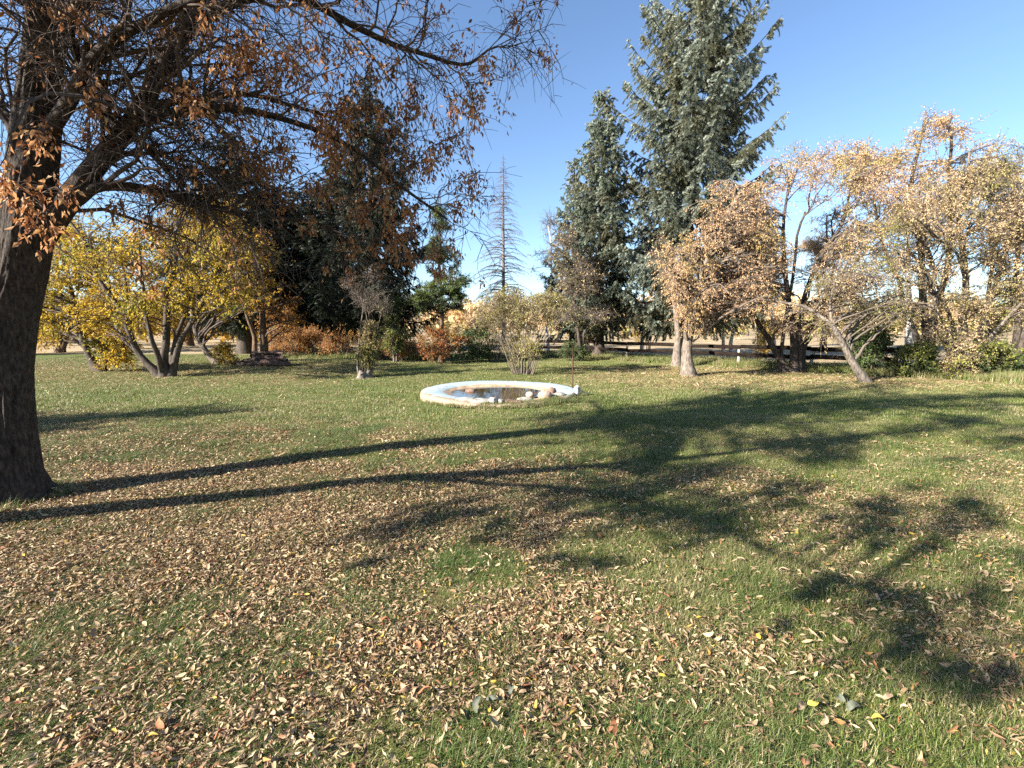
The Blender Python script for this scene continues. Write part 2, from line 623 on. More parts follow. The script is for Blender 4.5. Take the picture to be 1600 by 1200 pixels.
def gn_scatter(name, pts, rot, scl, pick, templates, label=None, mat=None, parent=None):
    """one object that scatters copies of the templates: rot is a z turn (n,) or euler angles (n,3); scl (n,3)"""
    pts = np.asarray(pts, float)
    if parent is not None:
        pts = pts - np.array(parent.location)
    rot = np.asarray(rot, float)
    if rot.ndim == 1:
        rot = np.stack([rot * 0, rot * 0, rot], -1)
    me = bpy.data.meshes.new(name)
    me.vertices.add(len(pts))
    me.vertices.foreach_set('co', pts.astype(np.float32).ravel())
    me.attributes.new('turn', 'FLOAT_VECTOR', 'POINT').data.foreach_set('vector', rot.astype(np.float32).ravel())
    me.attributes.new('size', 'FLOAT_VECTOR', 'POINT').data.foreach_set('vector', np.asarray(scl).astype(np.float32).ravel())
    me.attributes.new('which', 'INT', 'POINT').data.foreach_set('value', np.asarray(pick).astype(np.int32))
    ng = bpy.data.node_groups.new(name, 'GeometryNodeTree')
    ng.interface.new_socket('Geometry', in_out='INPUT', socket_type='NodeSocketGeometry')
    ng.interface.new_socket('Geometry', in_out='OUTPUT', socket_type='NodeSocketGeometry')
    gi, go = ng.nodes.new('NodeGroupInput'), ng.nodes.new('NodeGroupOutput')
    ip = ng.nodes.new('GeometryNodeInstanceOnPoints')
    g2 = ng.nodes.new('GeometryNodeGeometryToInstance')
    tm_n = []
    for geo in templates:
        tm = make_mesh(name + '_piece', *geo)
        tm.materials.append(mat[len(tm_n)] if isinstance(mat, list) else (mat or GRASS))
        tm_n.append(tm)
        oi = ng.nodes.new('GeometryNodeObjectInfo')
        oi.inputs['Object'].default_value = bpy.data.objects.new(name + '_piece', tm)
        oi.inputs['As Instance'].default_value = False
        ng.links.new(oi.outputs['Geometry'], g2.inputs[0])

    def na(nm, ty):
        n = ng.nodes.new('GeometryNodeInputNamedAttribute')
        n.data_type = ty
        n.inputs[0].default_value = nm
        return n.outputs[0]
    ng.links.new(gi.outputs[0], ip.inputs['Points'])
    ng.links.new(g2.outputs[0], ip.inputs['Instance'])
    ip.inputs['Pick Instance'].default_value = True
    ng.links.new(na('which', 'INT'), ip.inputs['Instance Index'])
    ng.links.new(na('turn', 'FLOAT_VECTOR'), ip.inputs['Rotation'])
    ng.links.new(na('size', 'FLOAT_VECTOR'), ip.inputs['Scale'])
    ng.links.new(ip.outputs[0], go.inputs[0])
    o = bpy.data.objects.new(name, me)
    COL.objects.link(o)
    o.modifiers.new('scatter', 'NODES').node_group = ng
    o['kind'] = 'stuff'
    if label:
        o['label'] = label
    if parent is not None:
        o.parent = parent
    return o


def grid_points(x0, x1, y0, y1, st):
    X, Y = np.meshgrid(np.arange(x0, x1, st), np.arange(y0, y1, st))
    p = np.stack([X.ravel(), Y.ravel()], -1) + rng.uniform(-.5, .5, (X.size, 2)) * st
    return p


def keep_off(p, pad=0.0):
    d = np.hypot(p[:, 0] - POND[0], p[:, 1] - POND[1])
    return (d > POND_R + pad) & (np.hypot(p[:, 0] + 4.7, p[:, 1] - 4.15) > .24 + pad)


near_t = [blade_patch(620, .34, .018, .055, .0032, 4, 1.15) for _ in range(4)] + [blade_patch(700, .34, .05, .125, .0036, 4, .95) for _ in range(3)]
p = grid_points(-9, 9, .4, 8.2, .2)
p = p[(np.abs(p[:, 0]) < 1.35 * p[:, 1] + 2.2) & keep_off(p)]
tv = turf(p[:, 0], p[:, 1]) + rng.normal(0, .16, len(p))
pick = np.where(tv > .66, rng.integers(4, 7, len(p)), rng.integers(0, 4, len(p)))
s = (.35 + .8 * np.clip(tv, 0, 1.1)) * (1 - .28 * litter(p[:, 0], p[:, 1]))
gn_scatter('grass', np.c_[p, gz(p[:, 0], p[:, 1]) - .004], rng.uniform(0, 6.28, len(p)),
           np.stack([np.ones(len(p)), np.ones(len(p)), s], -1), pick, near_t, 'short shaggy lawn grass between the fallen leaves of the foreground', [GRASS] * 4 + [LUSH] * 3)
far_t = [blade_patch(420, .6, .02, .06, .009, 2) for _ in range(4)]
p = grid_points(-24, 24, 7.6, 30, .42)
p = p[(np.abs(p[:, 0]) < 1.25 * p[:, 1] + 2) & keep_off(p, .18) & (p[:, 1] < fence_y(p[:, 0]) + 1.0)]
tv = turf(p[:, 0], p[:, 1])
s = .5 + .6 * tv
gn_scatter('grass', np.c_[p, gz(p[:, 0], p[:, 1]) - .004], rng.uniform(0, 6.28, len(p)),
           np.stack([np.ones(len(p)), np.ones(len(p)), s], -1), rng.integers(0, 4, len(p)), far_t, 'mown green lawn grass reaching back past the pond to the trees')
# rough unmown grass along the fence and behind it
rough_t = [blade_patch(160, .6, .1, .36, .014, 3, .5) for _ in range(3)]
p = np.concatenate([np.stack([x := rng.uniform(.5, 17, 2600), fence_y(x) + rng.normal(.9, .8, 2600)], -1),
                    np.stack([x := rng.uniform(-14, 1, 350), 25 + rng.normal(.5, .8, 350)], -1)])
gn_scatter('grass', np.c_[p, gz(p[:, 0], p[:, 1])], rng.uniform(0, 6.28, len(p)),
           np.repeat(rng.uniform(.5, 1.1, (len(p), 1)), 3, 1), rng.integers(0, 3, len(p)), rough_t, 'long unmown grass along the foot of the dark rail fence')


# ------------------------------------------------------------------ fallen leaves
LITTER = leafmat('fallen_leaf', [(0, (.1, .06, .035)), (.2, (.22, .14, .085)), (.42, (.38, .285, .16)), (.62, (.52, .41, .25)), (.8, (.3, .195, .11)), (.95, (.22, .09, .045)), (1, (.42, .3, .06))], .22, rough=.65, each=True)


def leaf_template(curl, fold, w, rows=4, twist=0.0, bend=0.0):
    """curled lance-shaped leaf, length 1 along x"""
    V, F = [], []
    for j in range(rows):
        t = j / (rows - 1)
        hw = w * (math.sin(math.pi * (t * .86 + .07)) ** .8) * .5
        z = curl * math.sin(math.pi * t) - .25 * curl * t
        tw = twist * (t - .5)
        for q in (-1, 0, 1):
            fo = fold * (1 + .5 * math.sin(7 * t + 3 * q + 9 * curl))
            y_, z_ = q * hw * math.cos(fo), abs(q) * hw * math.sin(fo)
            V.append((t - .5, y_ * math.cos(tw) - z_ * math.sin(tw) + bend * (t - .5) ** 2, z + y_ * math.sin(tw) + z_ * math.cos(tw)))
    for j in range(rows - 1):
        for q in (0, 1):
            a = j * 3 + q
            F.append((a, a + 1, a + 4, a + 3))
    return np.array(V), np.array(F)


def scatter_leaves(q, templates, smin, smax, tilt, label):
    n = len(q)
    rot = np.stack([rng.normal(0, tilt, n) + (rng.random(n) < .3) * math.pi, rng.normal(0, tilt, n), rng.uniform(0, 6.28, n)], -1)
    sc = rng.uniform(smin, smax, n) * rng.choice([.7, 1, 1.25], n)
    return gn_scatter('fallen_leaves', q, rot, sc[:, None] * np.array([[1, 1, 1]]), rng.integers(0, len(templates), n), [(V, F, None) for V, F in templates], label, LITTER)


def litter_points(x0, x1, y0, y1, per_m2, zlo, zhi, cone=1.3, pad=1.8):
    n = int((x1 - x0) * (y1 - y0) * per_m2)
    p = np.stack([rng.uniform(x0, x1, n), rng.uniform(y0, y1, n)], -1)
    m = (np.abs(p[:, 0]) < cone * p[:, 1] + pad) & keep_off(p, -.05)
    p = p[m]
    p = p[rng.random(len(p)) < litter(p[:, 0], p[:, 1])]
    return np.c_[p, gz(p[:, 0], p[:, 1]) + rng.uniform(zlo, zhi, len(p))]


LT = [leaf_template(rng.uniform(-.12, .22), rng.uniform(.05, 1.1), rng.uniform(.26, .5), 4, rng.normal(0, .9), rng.normal(0, .35)) for _ in range(20)]
LT3 = [leaf_template(c, f, w, 3) for c, f, w in ((.15, .6, .45), (.25, 1.0, .45), (-.1, .4, .5))]
scatter_leaves(litter_points(-8, 8, .6, 5.2, 6000, .003, .03), LT, .014, .043, .42, 'curled tan fallen leaves spread over the foreground grass')
scatter_leaves(litter_points(-7, 7, .6, 4.6, 2200, .004, .03), LT, .01, .022, .6, 'crumbled bits of dead leaf among the foreground grass')
scatter_leaves(litter_points(-12, 12, 5.2, 10, 1650, .003, .024), LT3, .026, .05, .45, 'thinner scatter of tan fallen leaves across the middle lawn')
scatter_leaves(litter_points(-22, 22, 10, 24, 260, .01, .04), [leaf_template(.15, .6, .6, 2), leaf_template(.3, .9, .6, 2)], .06, .1, .35, 'drift of fallen leaves under the trees at the back of the lawn')

a_ = rng.uniform(0, 6.28, 70)
r_ = POND_R - rng.uniform(.05, .5, 70)
scatter_leaves(np.stack([POND[0] + r_ * np.cos(a_), POND[1] + r_ * np.sin(a_), .095 + (r_ - 1.35) * .03], -1), LT3, .035, .06, .3, 'few fallen leaves lying on the pond rim')

# the largest single leaves close to the camera: things of their own
fl_m = {
    'tan': solid('dry_tan_leaf', [(.22, .14, .08), (.36, .25, .15), (.46, .34, .22)], (60, 60, 60), bump=.3, bdist=.004),
    'russet': solid('russet_leaf', [(.22, .08, .04), (.36, .15, .075)], (60, 60, 60), bump=.3, bdist=.004),
    'yellow': solid('yellow_fallen_leaf', [(.36, .24, .04), (.48, .34, .06)], (60, 60, 60), bump=.2, bdist=.004),
    'grey': solid('grey_green_leaf', [(.06, .07, .05), (.13, .135, .1)], (60, 60, 60), bump=.3, bdist=.004),
}
fl_lab = {
    'tan': 'curled tan dead leaf lying on the grass at the near edge of the lawn',
    'russet': 'russet red dead leaf lying on the grass at the near edge of the lawn',
    'yellow': 'yellow fallen leaf lying flat on the green grass',
    'grey': 'broad grey green leaf lying among tan leaves at the near edge',
}
BL = [leaf_template(rng.uniform(-.15, .35), rng.uniform(.4, 1.35), rng.uniform(.32, .5), 6, rng.normal(0, 1.2), rng.normal(0, .6)) for _ in range(9)]
BF = [leaf_template(.16, .5, .62, 6, .8, .3), leaf_template(.22, -.45, .66, 6, -.9, -.3)]
fl_me = {}
for k_, mt_ in fl_m.items():
    fl_me[k_] = []
    for TV, TF in (BF if k_ in ('grey', 'yellow') else BL):
        me = make_mesh('fallen_leaf', TV, TF, None, True)
        me.materials.append(mt_)
        fl_me[k_].append(me)
spots = [('grey', 772, 1098), ('grey', 745, 1112), ('grey', 800, 1088), ('grey', 727, 1122), ('grey', 1312, 1094), ('grey', 1332, 1108),
         ('yellow', 1185, 1000), ('yellow', 1270, 1108), ('yellow', 772, 1078), ('yellow', 660, 930), ('yellow', 1425, 835), ('yellow', 1300, 748),
         ('yellow', 765, 1118), ('yellow', 40, 866), ('yellow', 1578, 745), ('yellow', 1036, 1066), ('yellow', 1092, 970), ('yellow', 1370, 1130)]
own_lab = ['broad grey green leaf, middle one of the close trio at bottom centre', 'broad grey green leaf at the lower left of the close trio at bottom centre', 'broad grey green leaf at the upper right of the close trio at bottom centre',
           'broad grey green leaf left of the trio, at the bottom edge', 'broad grey green leaf in the right foreground, farther of two', 'broad grey green leaf in the right foreground, nearer of two',
           'yellow leaf on green grass between the centre and the right foreground dapples', 'yellow leaf near the bottom edge below the right foreground dapples', 'yellow leaf just above the grey green leaf trio', 'yellow leaf on the mid lawn left of centre, alone among tan leaves',
           'yellow leaf on the shaded grass right of centre', 'yellow leaf on the mid lawn in the farthest right dapples', 'yellow leaf at the bottom edge under the grey green leaf trio', 'yellow leaf at the left edge in the tan leaf litter', 'yellow leaf near the right edge on the sunlit mid lawn',
           'yellow leaf low in the picture right of the grey green trio', 'yellow leaf on green grass just left of the dapples', 'yellow leaf at the bottom edge right of the two grey green leaves']
tan_russet = dict(fl_lab)
for k in range(300):
    dd = 1.62 + 1.5 * rng.random() ** 1.3
    xx = rng.uniform(-1.16, 1.16) * dd
    if rng.random() > .35 + float(litter(xx, dd)):
        xx = rng.uniform(-1.16, 0.2) * dd
    spots.append(('russet' if rng.random() < .14 else 'tan', xx, dd))
for i, (kd, a, b) in enumerate(spots[:300]):
    pos = G(a, b) if kd in ('grey', 'yellow') else np.array([a, b, 0.])
    o = bpy.data.objects.new('fallen_leaf', fl_me[kd][int(rng.integers(len(fl_me[kd])))])
    COL.objects.link(o)
    o.location = (pos[0], pos[1], float(gz(pos[0], pos[1])) + rng.uniform(.02, .042))
    o.rotation_euler = (rng.normal(0, .45), rng.normal(0, .4), rng.uniform(0, 6.28))
    s_ = {'tan': rng.uniform(.035, .07), 'russet': rng.uniform(.035, .065), 'yellow': rng.uniform(.032, .045), 'grey': rng.uniform(.05, .068)}[kd]
    o.scale = (s_, s_, s_)
    if i < len(own_lab):
        fl_lab[kd] = own_lab[i]
    elif i == len(own_lab):
        fl_lab.update(tan_russet)
    tag(o, fl_lab[kd], 'leaf', {'tan': 'curled tan leaves nearest the camera', 'russet': 'russet leaves nearest the camera', 'yellow': 'single yellow leaves on the lawn',
                                'grey': 'grey green leaves nearest the camera'}[kd])


# ------------------------------------------------------------------ plants with stems and clumps
def ell(n):
    v = rdir((n,))
    return v * (rng.random(n) ** (1 / 2.3))[:, None]


def crown(ells, Y, depth, n, r, leafy=1.0):
    """sample n clumps inside pixel ellipses (cx, cy, rx, ry[, leafiness]) at depth Y +- depth; r metres"""
    ar = np.array([e[2] * e[3] for e in ells], float)
    k = rng.choice(len(ells), n, p=ar / ar.sum())
    out = []
    for i in k:
        cx, cy, rx, ry = ells[i][:4]
        lf = ells[i][4] if len(ells[i]) > 4 else leafy
        a, q = rng.uniform(0, 6.28), rng.random() ** .5
        rr = r * rng.uniform(.7, 1.3)
        mp = mpx(Y)
        x_, y_ = cx + max(2, rx - rr * .7 / mp) * q * math.cos(a), cy + max(2, ry - rr * .6 / mp) * q * math.sin(a)
        c = U(x_, y_, Y + rng.uniform(-1, 1) * depth * math.sqrt(max(.05, 1 - q * q)))
        c[2] = max(c[2], rr * .5)
        out.append((*c, rr, rr, rr * .75, lf * rng.uniform(.6, 1.25)))
    return np.array(out)


def plant(name, label, cat, base, stems, clumps, bark, twigmat, leafm, group=None, nb=7, nt=5, nl=5, tl=.45, lsize=.08, lw=.5,
          droop=.15, sides=8, twr=.006, kt=2, limb_r=.018, stem_name='trunk', up=.35, stem_wig=.012, root=None, limb_sides=5, limb_parts=False):
    """stems: list of (points, r0, r1); clumps: (n,7) x y z rx ry rz leafiness"""
    if root is None:
        root = thing(name, label, cat, base, group)
    S, ST, SR = [], [], []
    for pts, r0, r1 in stems:
        P = resample(pts, 16)
        P = wig(P[None], stem_wig)[0]
        t = np.linspace(0, 1, 16)
        rad = r0 + (r1 - r0) * t ** .8
        rad = rad * (1 + .55 * np.exp(-t * 14)) if pts[0][2] < .3 else rad
        obj(stem_name, tubes(P, rad, sides), bark, root, True)
        S.append(P[2:]); ST.append(unit(np.gradient(P, axis=0))[2:]); SR.append(rad[2:])
    S, ST, SR = np.concatenate(S), np.concatenate(ST), np.concatenate(SR)
    c = clumps[:, :3]
    n = len(c)
    D = np.linalg.norm(c[:, None] - S[None], axis=-1)
    dz = S[None, :, 2] - c[:, None, 2]
    hor = np.hypot(c[:, None, 0] - S[None, :, 0], c[:, None, 1] - S[None, :, 1])
    cost = D + 1.3 * np.maximum(0, dz + .35 * hor) * (1 if droop < .5 else .3)
    cost = cost * rng.uniform(.75, 1.3, cost.shape)
    j = cost.argmin(1)
    A, TA, L = S[j], ST[j], D[np.arange(n), j]
    L1 = L[:, None]
    limbs = herm(A, c, TA * L1 * .7, unit(c - A) * L1 * .6 + np.array([0, 0, -.25 * droop]) * L1, 9)
    limbs = wig(limbs, .025)
    r0 = np.minimum(SR[j] * .55, .012 + limb_r * L)
    tt = np.linspace(0, 1, 9)[None]
    bw = [tubes(limbs, r0[:, None] * (1 - .8 * tt), limb_sides)]
    # sub-branches
    ti = rng.uniform(.35, 1, (n, nb))
    a, ta = along(limbs, ti)
    e = c[:, None] + ell(n * nb).reshape(n, nb, 3) * clumps[:, None, 3:6]
    a, ta, e = a.reshape(-1, 3), ta.reshape(-1, 3), e.reshape(-1, 3)
    l = np.linalg.norm(e - a, axis=-1)[:, None]
    e[:, 2] -= droop * l[:, 0] * .5
    sub = herm(a, e, ta * l * .6 + unit(e - a) * l * .4, unit(e - a) * l + np.array([0, 0, -droop]) * l, 5)
    sub = wig(sub, .03)
    rs = np.clip(r0.repeat(nb) * .4, twr * .8, .02)
    bw.append(tubes(sub, rs[:, None] * (1 - .75 * np.linspace(0, 1, 5)[None]), 3))
    # twigs
    N = len(sub)
    ti = rng.uniform(.25, 1, (N, nt))
    a, ta = along(sub, ti)
    d = unit(ta * .6 + rdir((N, nt)) * .85 + np.array([0, 0, .15 - droop]))
    ln = tl * rng.uniform(.4, 1.2, (N, nt, 1))
    a, d, ln, ta = a.reshape(-1, 3), d.reshape(-1, 3), ln.reshape(-1, 1), ta.reshape(-1, 3)
    b = a + d * ln
    b[:, 2] -= droop * ln[:, 0] * .5
    tw = herm(a, b, (d + ta * .4) * ln, (d + np.array([0, 0, -droop])) * ln, max(kt, 2))
    bw.append(tubes(tw, np.full((len(tw), 1), twr) * np.linspace(1, .3, max(kt, 2))[None], 3))
    obj('branchwork', join(*bw), twigmat, root, False, 'stuff')
    # leaves
    if nl and leafm is not None:
        lf = np.repeat(clumps[:, 6], nb * nt)
        cnt = rng.poisson(np.maximum(0, nl * lf))
        k = np.repeat(np.arange(len(tw)), cnt)
        if len(k):
            pp, pt = along(tw[k], rng.uniform(.1, 1.0, (len(k), 1)))
            pp, pt = pp[:, 0], pt[:, 0]
            ax = unit(pt * .5 + rdir((len(k),)) * .8 + np.array([0, 0, -.35 - droop]))
            obj('foliage', leaves(pp, ax, lsize * rng.uniform(.6, 1.25, len(k)), lw, .1, up), leafm, root, False, 'stuff')
    return root


def stem(px_list, r0, r1):
    """px_list of (px, py, Y); first point is put on the ground"""
    P = [U(*q) for q in px_list]
    P[0][2] = float(gz(P[0][0], P[0][1])) - .06
    return (np.array(P), r0, r1)


def onground(px, Y):
    q = U(px, 560, Y)
    return np.array([q[0], q[1], float(gz(q[0], q[1]))])


# ------------------------------------------------------------------ the big shade tree on the left
def shade_tree():
    base = np.array([U(15, 790, 4.15)[0], 4.15, 0.0])
    root = thing('shade_tree', 'large dark-barked tree with hanging rusty leaf bunches beside the lawn', 'tree', base)
    # trunk with ridged bark relief
    tp = [U(*q) for q in ((15, 805, 4.15), (15, 770, 4.15), (10, 700, 4.16), (6, 600, 4.2), (15, 500, 4.24), (32, 420, 4.28), (44, 350, 4.32), (50, 280, 4.36), (58, 200, 4.42), (66, 100, 4.5), (74, 0, 4.6), (86, -130, 4.7), (80, -300, 4.9))]
    P = resample(tp, 260)
    k, s = 260, 128
    z = P[:, 2]
    rad = np.interp(z, [-.1, .06, .25, .6, 1.2, 2.0, 2.4, 2.9, 3.4, 4.6, 6.5], [.33, .27, .225, .205, .198, .20, .205, .185, .17, .125, .05])
    th = 3 * math.pi / 4 + np.arange(s) * 2 * math.pi / s          # the seam faces away from the lawn
    TH, ZZ = np.meshgrid(th, z)
    q_ = TH * 4.2 + 1.1 * vn(TH * 1.5, ZZ * 2.2, 1.0, 51)
    rid = 1 - np.abs(2 * vn(q_, ZZ * 2.1, 1.0, 31) - 1)
    rid2 = 1 - np.abs(2 * vn(q_ * 2.3, ZZ * 6.0, 1.0, 33) - 1)
    flare = 1 + .6 * np.exp(-np.maximum(ZZ, 0) * 7) * np.maximum(0, np.cos(TH * 5 + .6)) * .6
    RR = rad[:, None] * flare * (.96 + .1 * vn(TH * 1.2, ZZ, 1.0, 35)) - .03 * (1 - rid) ** 1.5 - .012 * (1 - rid2)
    V = np.stack([P[:, None, 0] + RR * np.cos(TH), P[:, None, 1] + RR * np.sin(TH), P[:, None, 2] + 0 * TH], -1)
    ix = np.arange(k * s).reshape(k, s)
    F = np.stack([ix[:-1], np.roll(ix[:-1], -1, 1), np.roll(ix[1:], -1, 1), ix[1:]], -1).reshape(-1, 4)
    obj('trunk', (V.reshape(-1, 3), F, None), M['bark_big'], root, True)

    limbs = [  # main limbs: points, r0, r1
        ([U(62, 372, 4.34), U(125, 300, 4.4), U(188, 212, 4.5), U(236, 120, 4.65), U(290, 20, 4.9), U(350, -90, 5.2)], .11, .045),
        ([U(120, 312, 4.4), U(165, 290, 4.45), U(250, 300, 4.7), U(330, 325, 5.0), U(420, 338, 5.3), U(500, 350, 5.6), U(560, 390, 5.8)], .06, .012),
        ([U(185, 205, 4.5), U(225, 190, 4.4), U(275, 178, 4.4), U(340, 168, 4.5), U(430, 186, 4.8), U(540, 225, 5.2), U(640, 300, 5.6), U(700, 345, 5.8)], .06, .012),
        ([U(205, 190, 4.5), U(235, 165, 4.7), U(300, 150, 5.0), U(400, 150, 5.4), U(520, 190, 5.9), U(620, 240, 6.3)], .05, .012),
        ([U(240, 110, 4.7), U(330, 20, 4.9), U(450, -10, 5.0), U(560, 40, 5.1), U(640, 82, 5.2), U(720, 106, 5.3), U(765, 78, 5.4)], .06, .011),
        ([U(60, 230, 4.38), U(110, 150, 4.2), U(180, 70, 4.0), U(270, 10, 3.8), U(400, -30, 3.7)], .07, .02),
        ([U(75, 90, 4.5), U(160, -30, 4.8), U(280, -120, 5.4), U(450, -170, 6.4)], .08, .02),
        ([U(50, 250, 4.35), U(10, 180, 4.5), U(-80, 90, 4.9), U(-200, 20, 5.4)], .07, .02),
        ([U(200, 200, 4.5), U(240, 245, 4.6), U(280, 290, 4.8), U(300, 320, 4.9)], .03, .012),
        ([U(190, 205, 4.5), U(150, 160, 4.4), U(120, 100, 4.2), U(110, 40, 4.0)], .04, .015),
    ]
    # limbs on the near side, out of the picture to the left: they cast the streaks and dapples on the right foreground
    n_pic = len(limbs)
    limbs += [
        ([(-5.02, 3.52, -.1), (-4.93, 3.05, 1.0), (-4.82, 2.64, 2.0), (-4.72, 2.25, 3.0), (-4.58, 1.8, 4.2), (-4.45, 1.3, 5.5), (-4.3, .9, 6.4)], .155, .035),
        ([(-4.79, 2.5, 2.35), (-4.4, 1.8, 2.8), (-4.0, 1.2, 3.0), (-3.6, .5, 3.1), (-3.1, -.2, 3.1)], .045, .012),
        ([(-4.7, 2.3, 2.9), (-4.9, 2.0, 3.3), (-5.3, 1.2, 3.9), (-5.6, .4, 3.9)], .05, .012),
        ([(-4.15, 4.6, 5.4), (-3.4, 5.0, 6.2), (-2.5, 5.6, 7.0), (-1.7, 6.2, 7.6)], .07, .02),
        ([(-4.28, 4.45, 4.4), (-3.4, 4.2, 5.7), (-1.9, 3.9, 6.7), (-.4, 3.6, 7.2), (1.0, 3.4, 7.4), (2.0, 3.4, 7.5)], .09, .014),
        ([(-4.25, 4.5, 4.9), (-3.2, 3.3, 6.3), (-1.7, 2.6, 7.0), (-.3, 2.2, 7.2), (.7, 1.8, 7.2)], .075, .014),
        ([(-3.2, 4.15, 5.85), (-2.6, 3.0, 6.0), (-2.2, 2.0, 5.9), (-1.8, 1.0, 5.7)], .04, .012),
        ([(-4.2, 4.55, 5.0), (-4.8, 5.2, 5.9), (-5.6, 5.9, 6.8)], .06, .02),
        ([(-4.25, 4.5, 4.8), (-3.9, 3.6, 5.6), (-3.4, 2.8, 6.6), (-3.0, 2.0, 7.2)], .06, .02),
    ]
    S, ST, SR = [], [], []
    for pts, r0, r1 in limbs:
        Q = wig(resample(pts, 26)[None], .008)[0]
        t = np.linspace(0, 1, 26)
        r = r0 + (r1 - r0) * t ** .75
        obj('limb', tubes(Q, r, 10), M['bark_big'], root, True)
        S.append(Q[3:]); ST.append(unit(np.gradient(Q, axis=0))[3:]); SR.append(r[3:])
    ST_t = np.tile(np.linspace(0, 1, 26)[3:], len(S))
    NV = sum(len(x) for x in S[:n_pic])
    S, ST, SR = np.concatenate(S), np.concatenate(ST), np.concatenate(SR)
    # secondary branches off every limb
    n2 = 400
    w = np.where(np.arange(len(S)) < NV, 1.5, 1.0)
    j = rng.choice(len(S), n2, p=w / w.sum())
    d = unit(ST[j] * .55 + rdir((n2,)) * .75 + np.array([.12, 0, .12]))
    ln = rng.uniform(.6, 1.9, (n2, 1)) * (1 - .55 * ST_t[j][:, None])
    b = S[j] + d * ln
    sec = wig(herm(S[j], b, (ST[j] + d) * ln * .5, (d + np.array([0, 0, -.5])) * ln, 8), .03)
    r2 = np.clip(SR[j] * .5, .006, .022)
    geo = [tubes(sec, r2[:, None] * np.linspace(1, .25, 8)[None], 5)]
    ti = rng.uniform(.15, 1, (n2, 9))
    a, ta = along(sec, ti)
    a, ta = a.reshape(-1, 3), ta.reshape(-1, 3)
    d = unit(ta * .5 + rdir((len(a),)) * .8 + np.array([0, 0, -.12]))
    ln = rng.uniform(.25, .8, (len(a), 1))
    ter = wig(herm(a, a + d * ln + np.array([0, 0, -.18]) * ln, (d + ta) * ln * .5, (d + np.array([0, 0, -.6])) * ln, 5), .03)
    geo.append(tubes(ter, np.full((len(a), 1), .0055) * np.linspace(1, .35, 5)[None], 3))
    ti = rng.uniform(.2, 1, (len(ter), 2))
    a, ta = along(ter, ti)
    a, ta = a.reshape(-1, 3), ta.reshape(-1, 3)
    d = unit(ta * .4 + rdir((len(a),)) * .9 + np.array([0, 0, -.25]))
    ln = rng.uniform(.1, .38, (len(a), 1))
    qt = herm(a, a + d * ln, (d + ta * .5) * ln, (d + np.array([0, 0, -.7])) * ln, 3)
    geo.append(tubes(qt, np.full((len(a), 1), .003) * np.linspace(1, .5, 3)[None], 3))
    obj('branchwork', join(*geo), M['twig_dark'], root, False, 'stuff')
    # bunches of dead leaves: on twig ends, denser where the photo shows masses
    ends = np.concatenate([ter[:, -1], ter[:, 2]])
    pz = np.exp(-((vn(ends[:, 0] * 1.4 + ends[:, 1], ends[:, 2] * 1.4, 1.0, 41) - .75) / .22) ** 2)
    sel = rng.random(len(ends)) < .016 + .06 * pz
    bc = ends[sel]
    big = []
    for px, py, Y, rr, n in ((355, 95, 4.2, 38, 10), (395, 80, 4.3, 35, 8), (455, 120, 4.6, 30, 7), (500, 205, 4.9, 30, 9), (515, 235, 5.0, 24, 7), (540, 195, 5.0, 35, 8),
                             (395, 240, 4.6, 26, 7), (445, 235, 4.8, 24, 5), (300, 160, 4.2, 14, 4), (285, 140, 4.2, 14, 3), (75, 225, 3.9, 14, 4), (100, 290, 3.9, 16, 4), (50, 320, 3.8, 18, 5),
                             (55, 360, 3.9, 22, 6), (8, 265, 4.0, 22, 4), (20, 300, 3.9, 20, 4), (640, 165, 5.6, 22, 6), (690, 225, 5.7, 26, 7), (725, 280, 5.7, 16, 6), (720, 330, 5.8, 16, 4),
                             (615, 190, 5.5, 26, 6), (665, 260, 5.6, 28, 8), (650, 320, 5.6, 30, 8), (590, 300, 5.6, 40, 8), (560, 340, 5.6, 36, 7), (610, 370, 5.7, 36, 7), (640, 395, 5.7, 26, 5), (690, 390, 5.8, 20, 5),
                             (690, 420, 5.9, 12, 3), (745, 150, 5.4, 14, 4), (745, 185, 5.5, 8, 2), (700, 175, 5.4, 26, 5), (480, 330, 5.3, 40, 6), (430, 280, 5.2, 40, 5), (520, 290, 5.4, 40, 7), (570, 150, 5.2, 36, 6), (600, 105, 5.1, 18, 4),
                             (760, 105, 5.3, 12, 4), (720, 90, 5.3, 20, 4), (560, 85, 5.0, 30, 4), (470, 80, 4.8, 30, 5)):
        for _ in range(int(n * (1.35 if px > 120 else .75))):
            big.append(U(px + rng.normal(0, rr * .6), py + rng.normal(0, rr * .6), Y + rng.normal(0, .22)))
    near = []
    for x, y, zz, r, n in ((-3.0, .6, 4.6, .7, 8), (-2.9, 2.2, 6.9, .9, 16), (-3.6, 1.2, 6.0, .8, 14),
                           (-1.9, 6.0, 7.3, 1.0, 34), (-3.2, 5.2, 6.4, 1.0, 30), (-2.4, 4.0, 6.2, 1.2, 30), (-4.2, 3.0, 6.0, 1.0, 22), (-5.4, 5.8, 6.6, .9, 20)):
        for _ in range(n):
            near.append(np.array([x, y, zz]) + rng.normal(0, r * .6, 3))
    n_first = len(near)
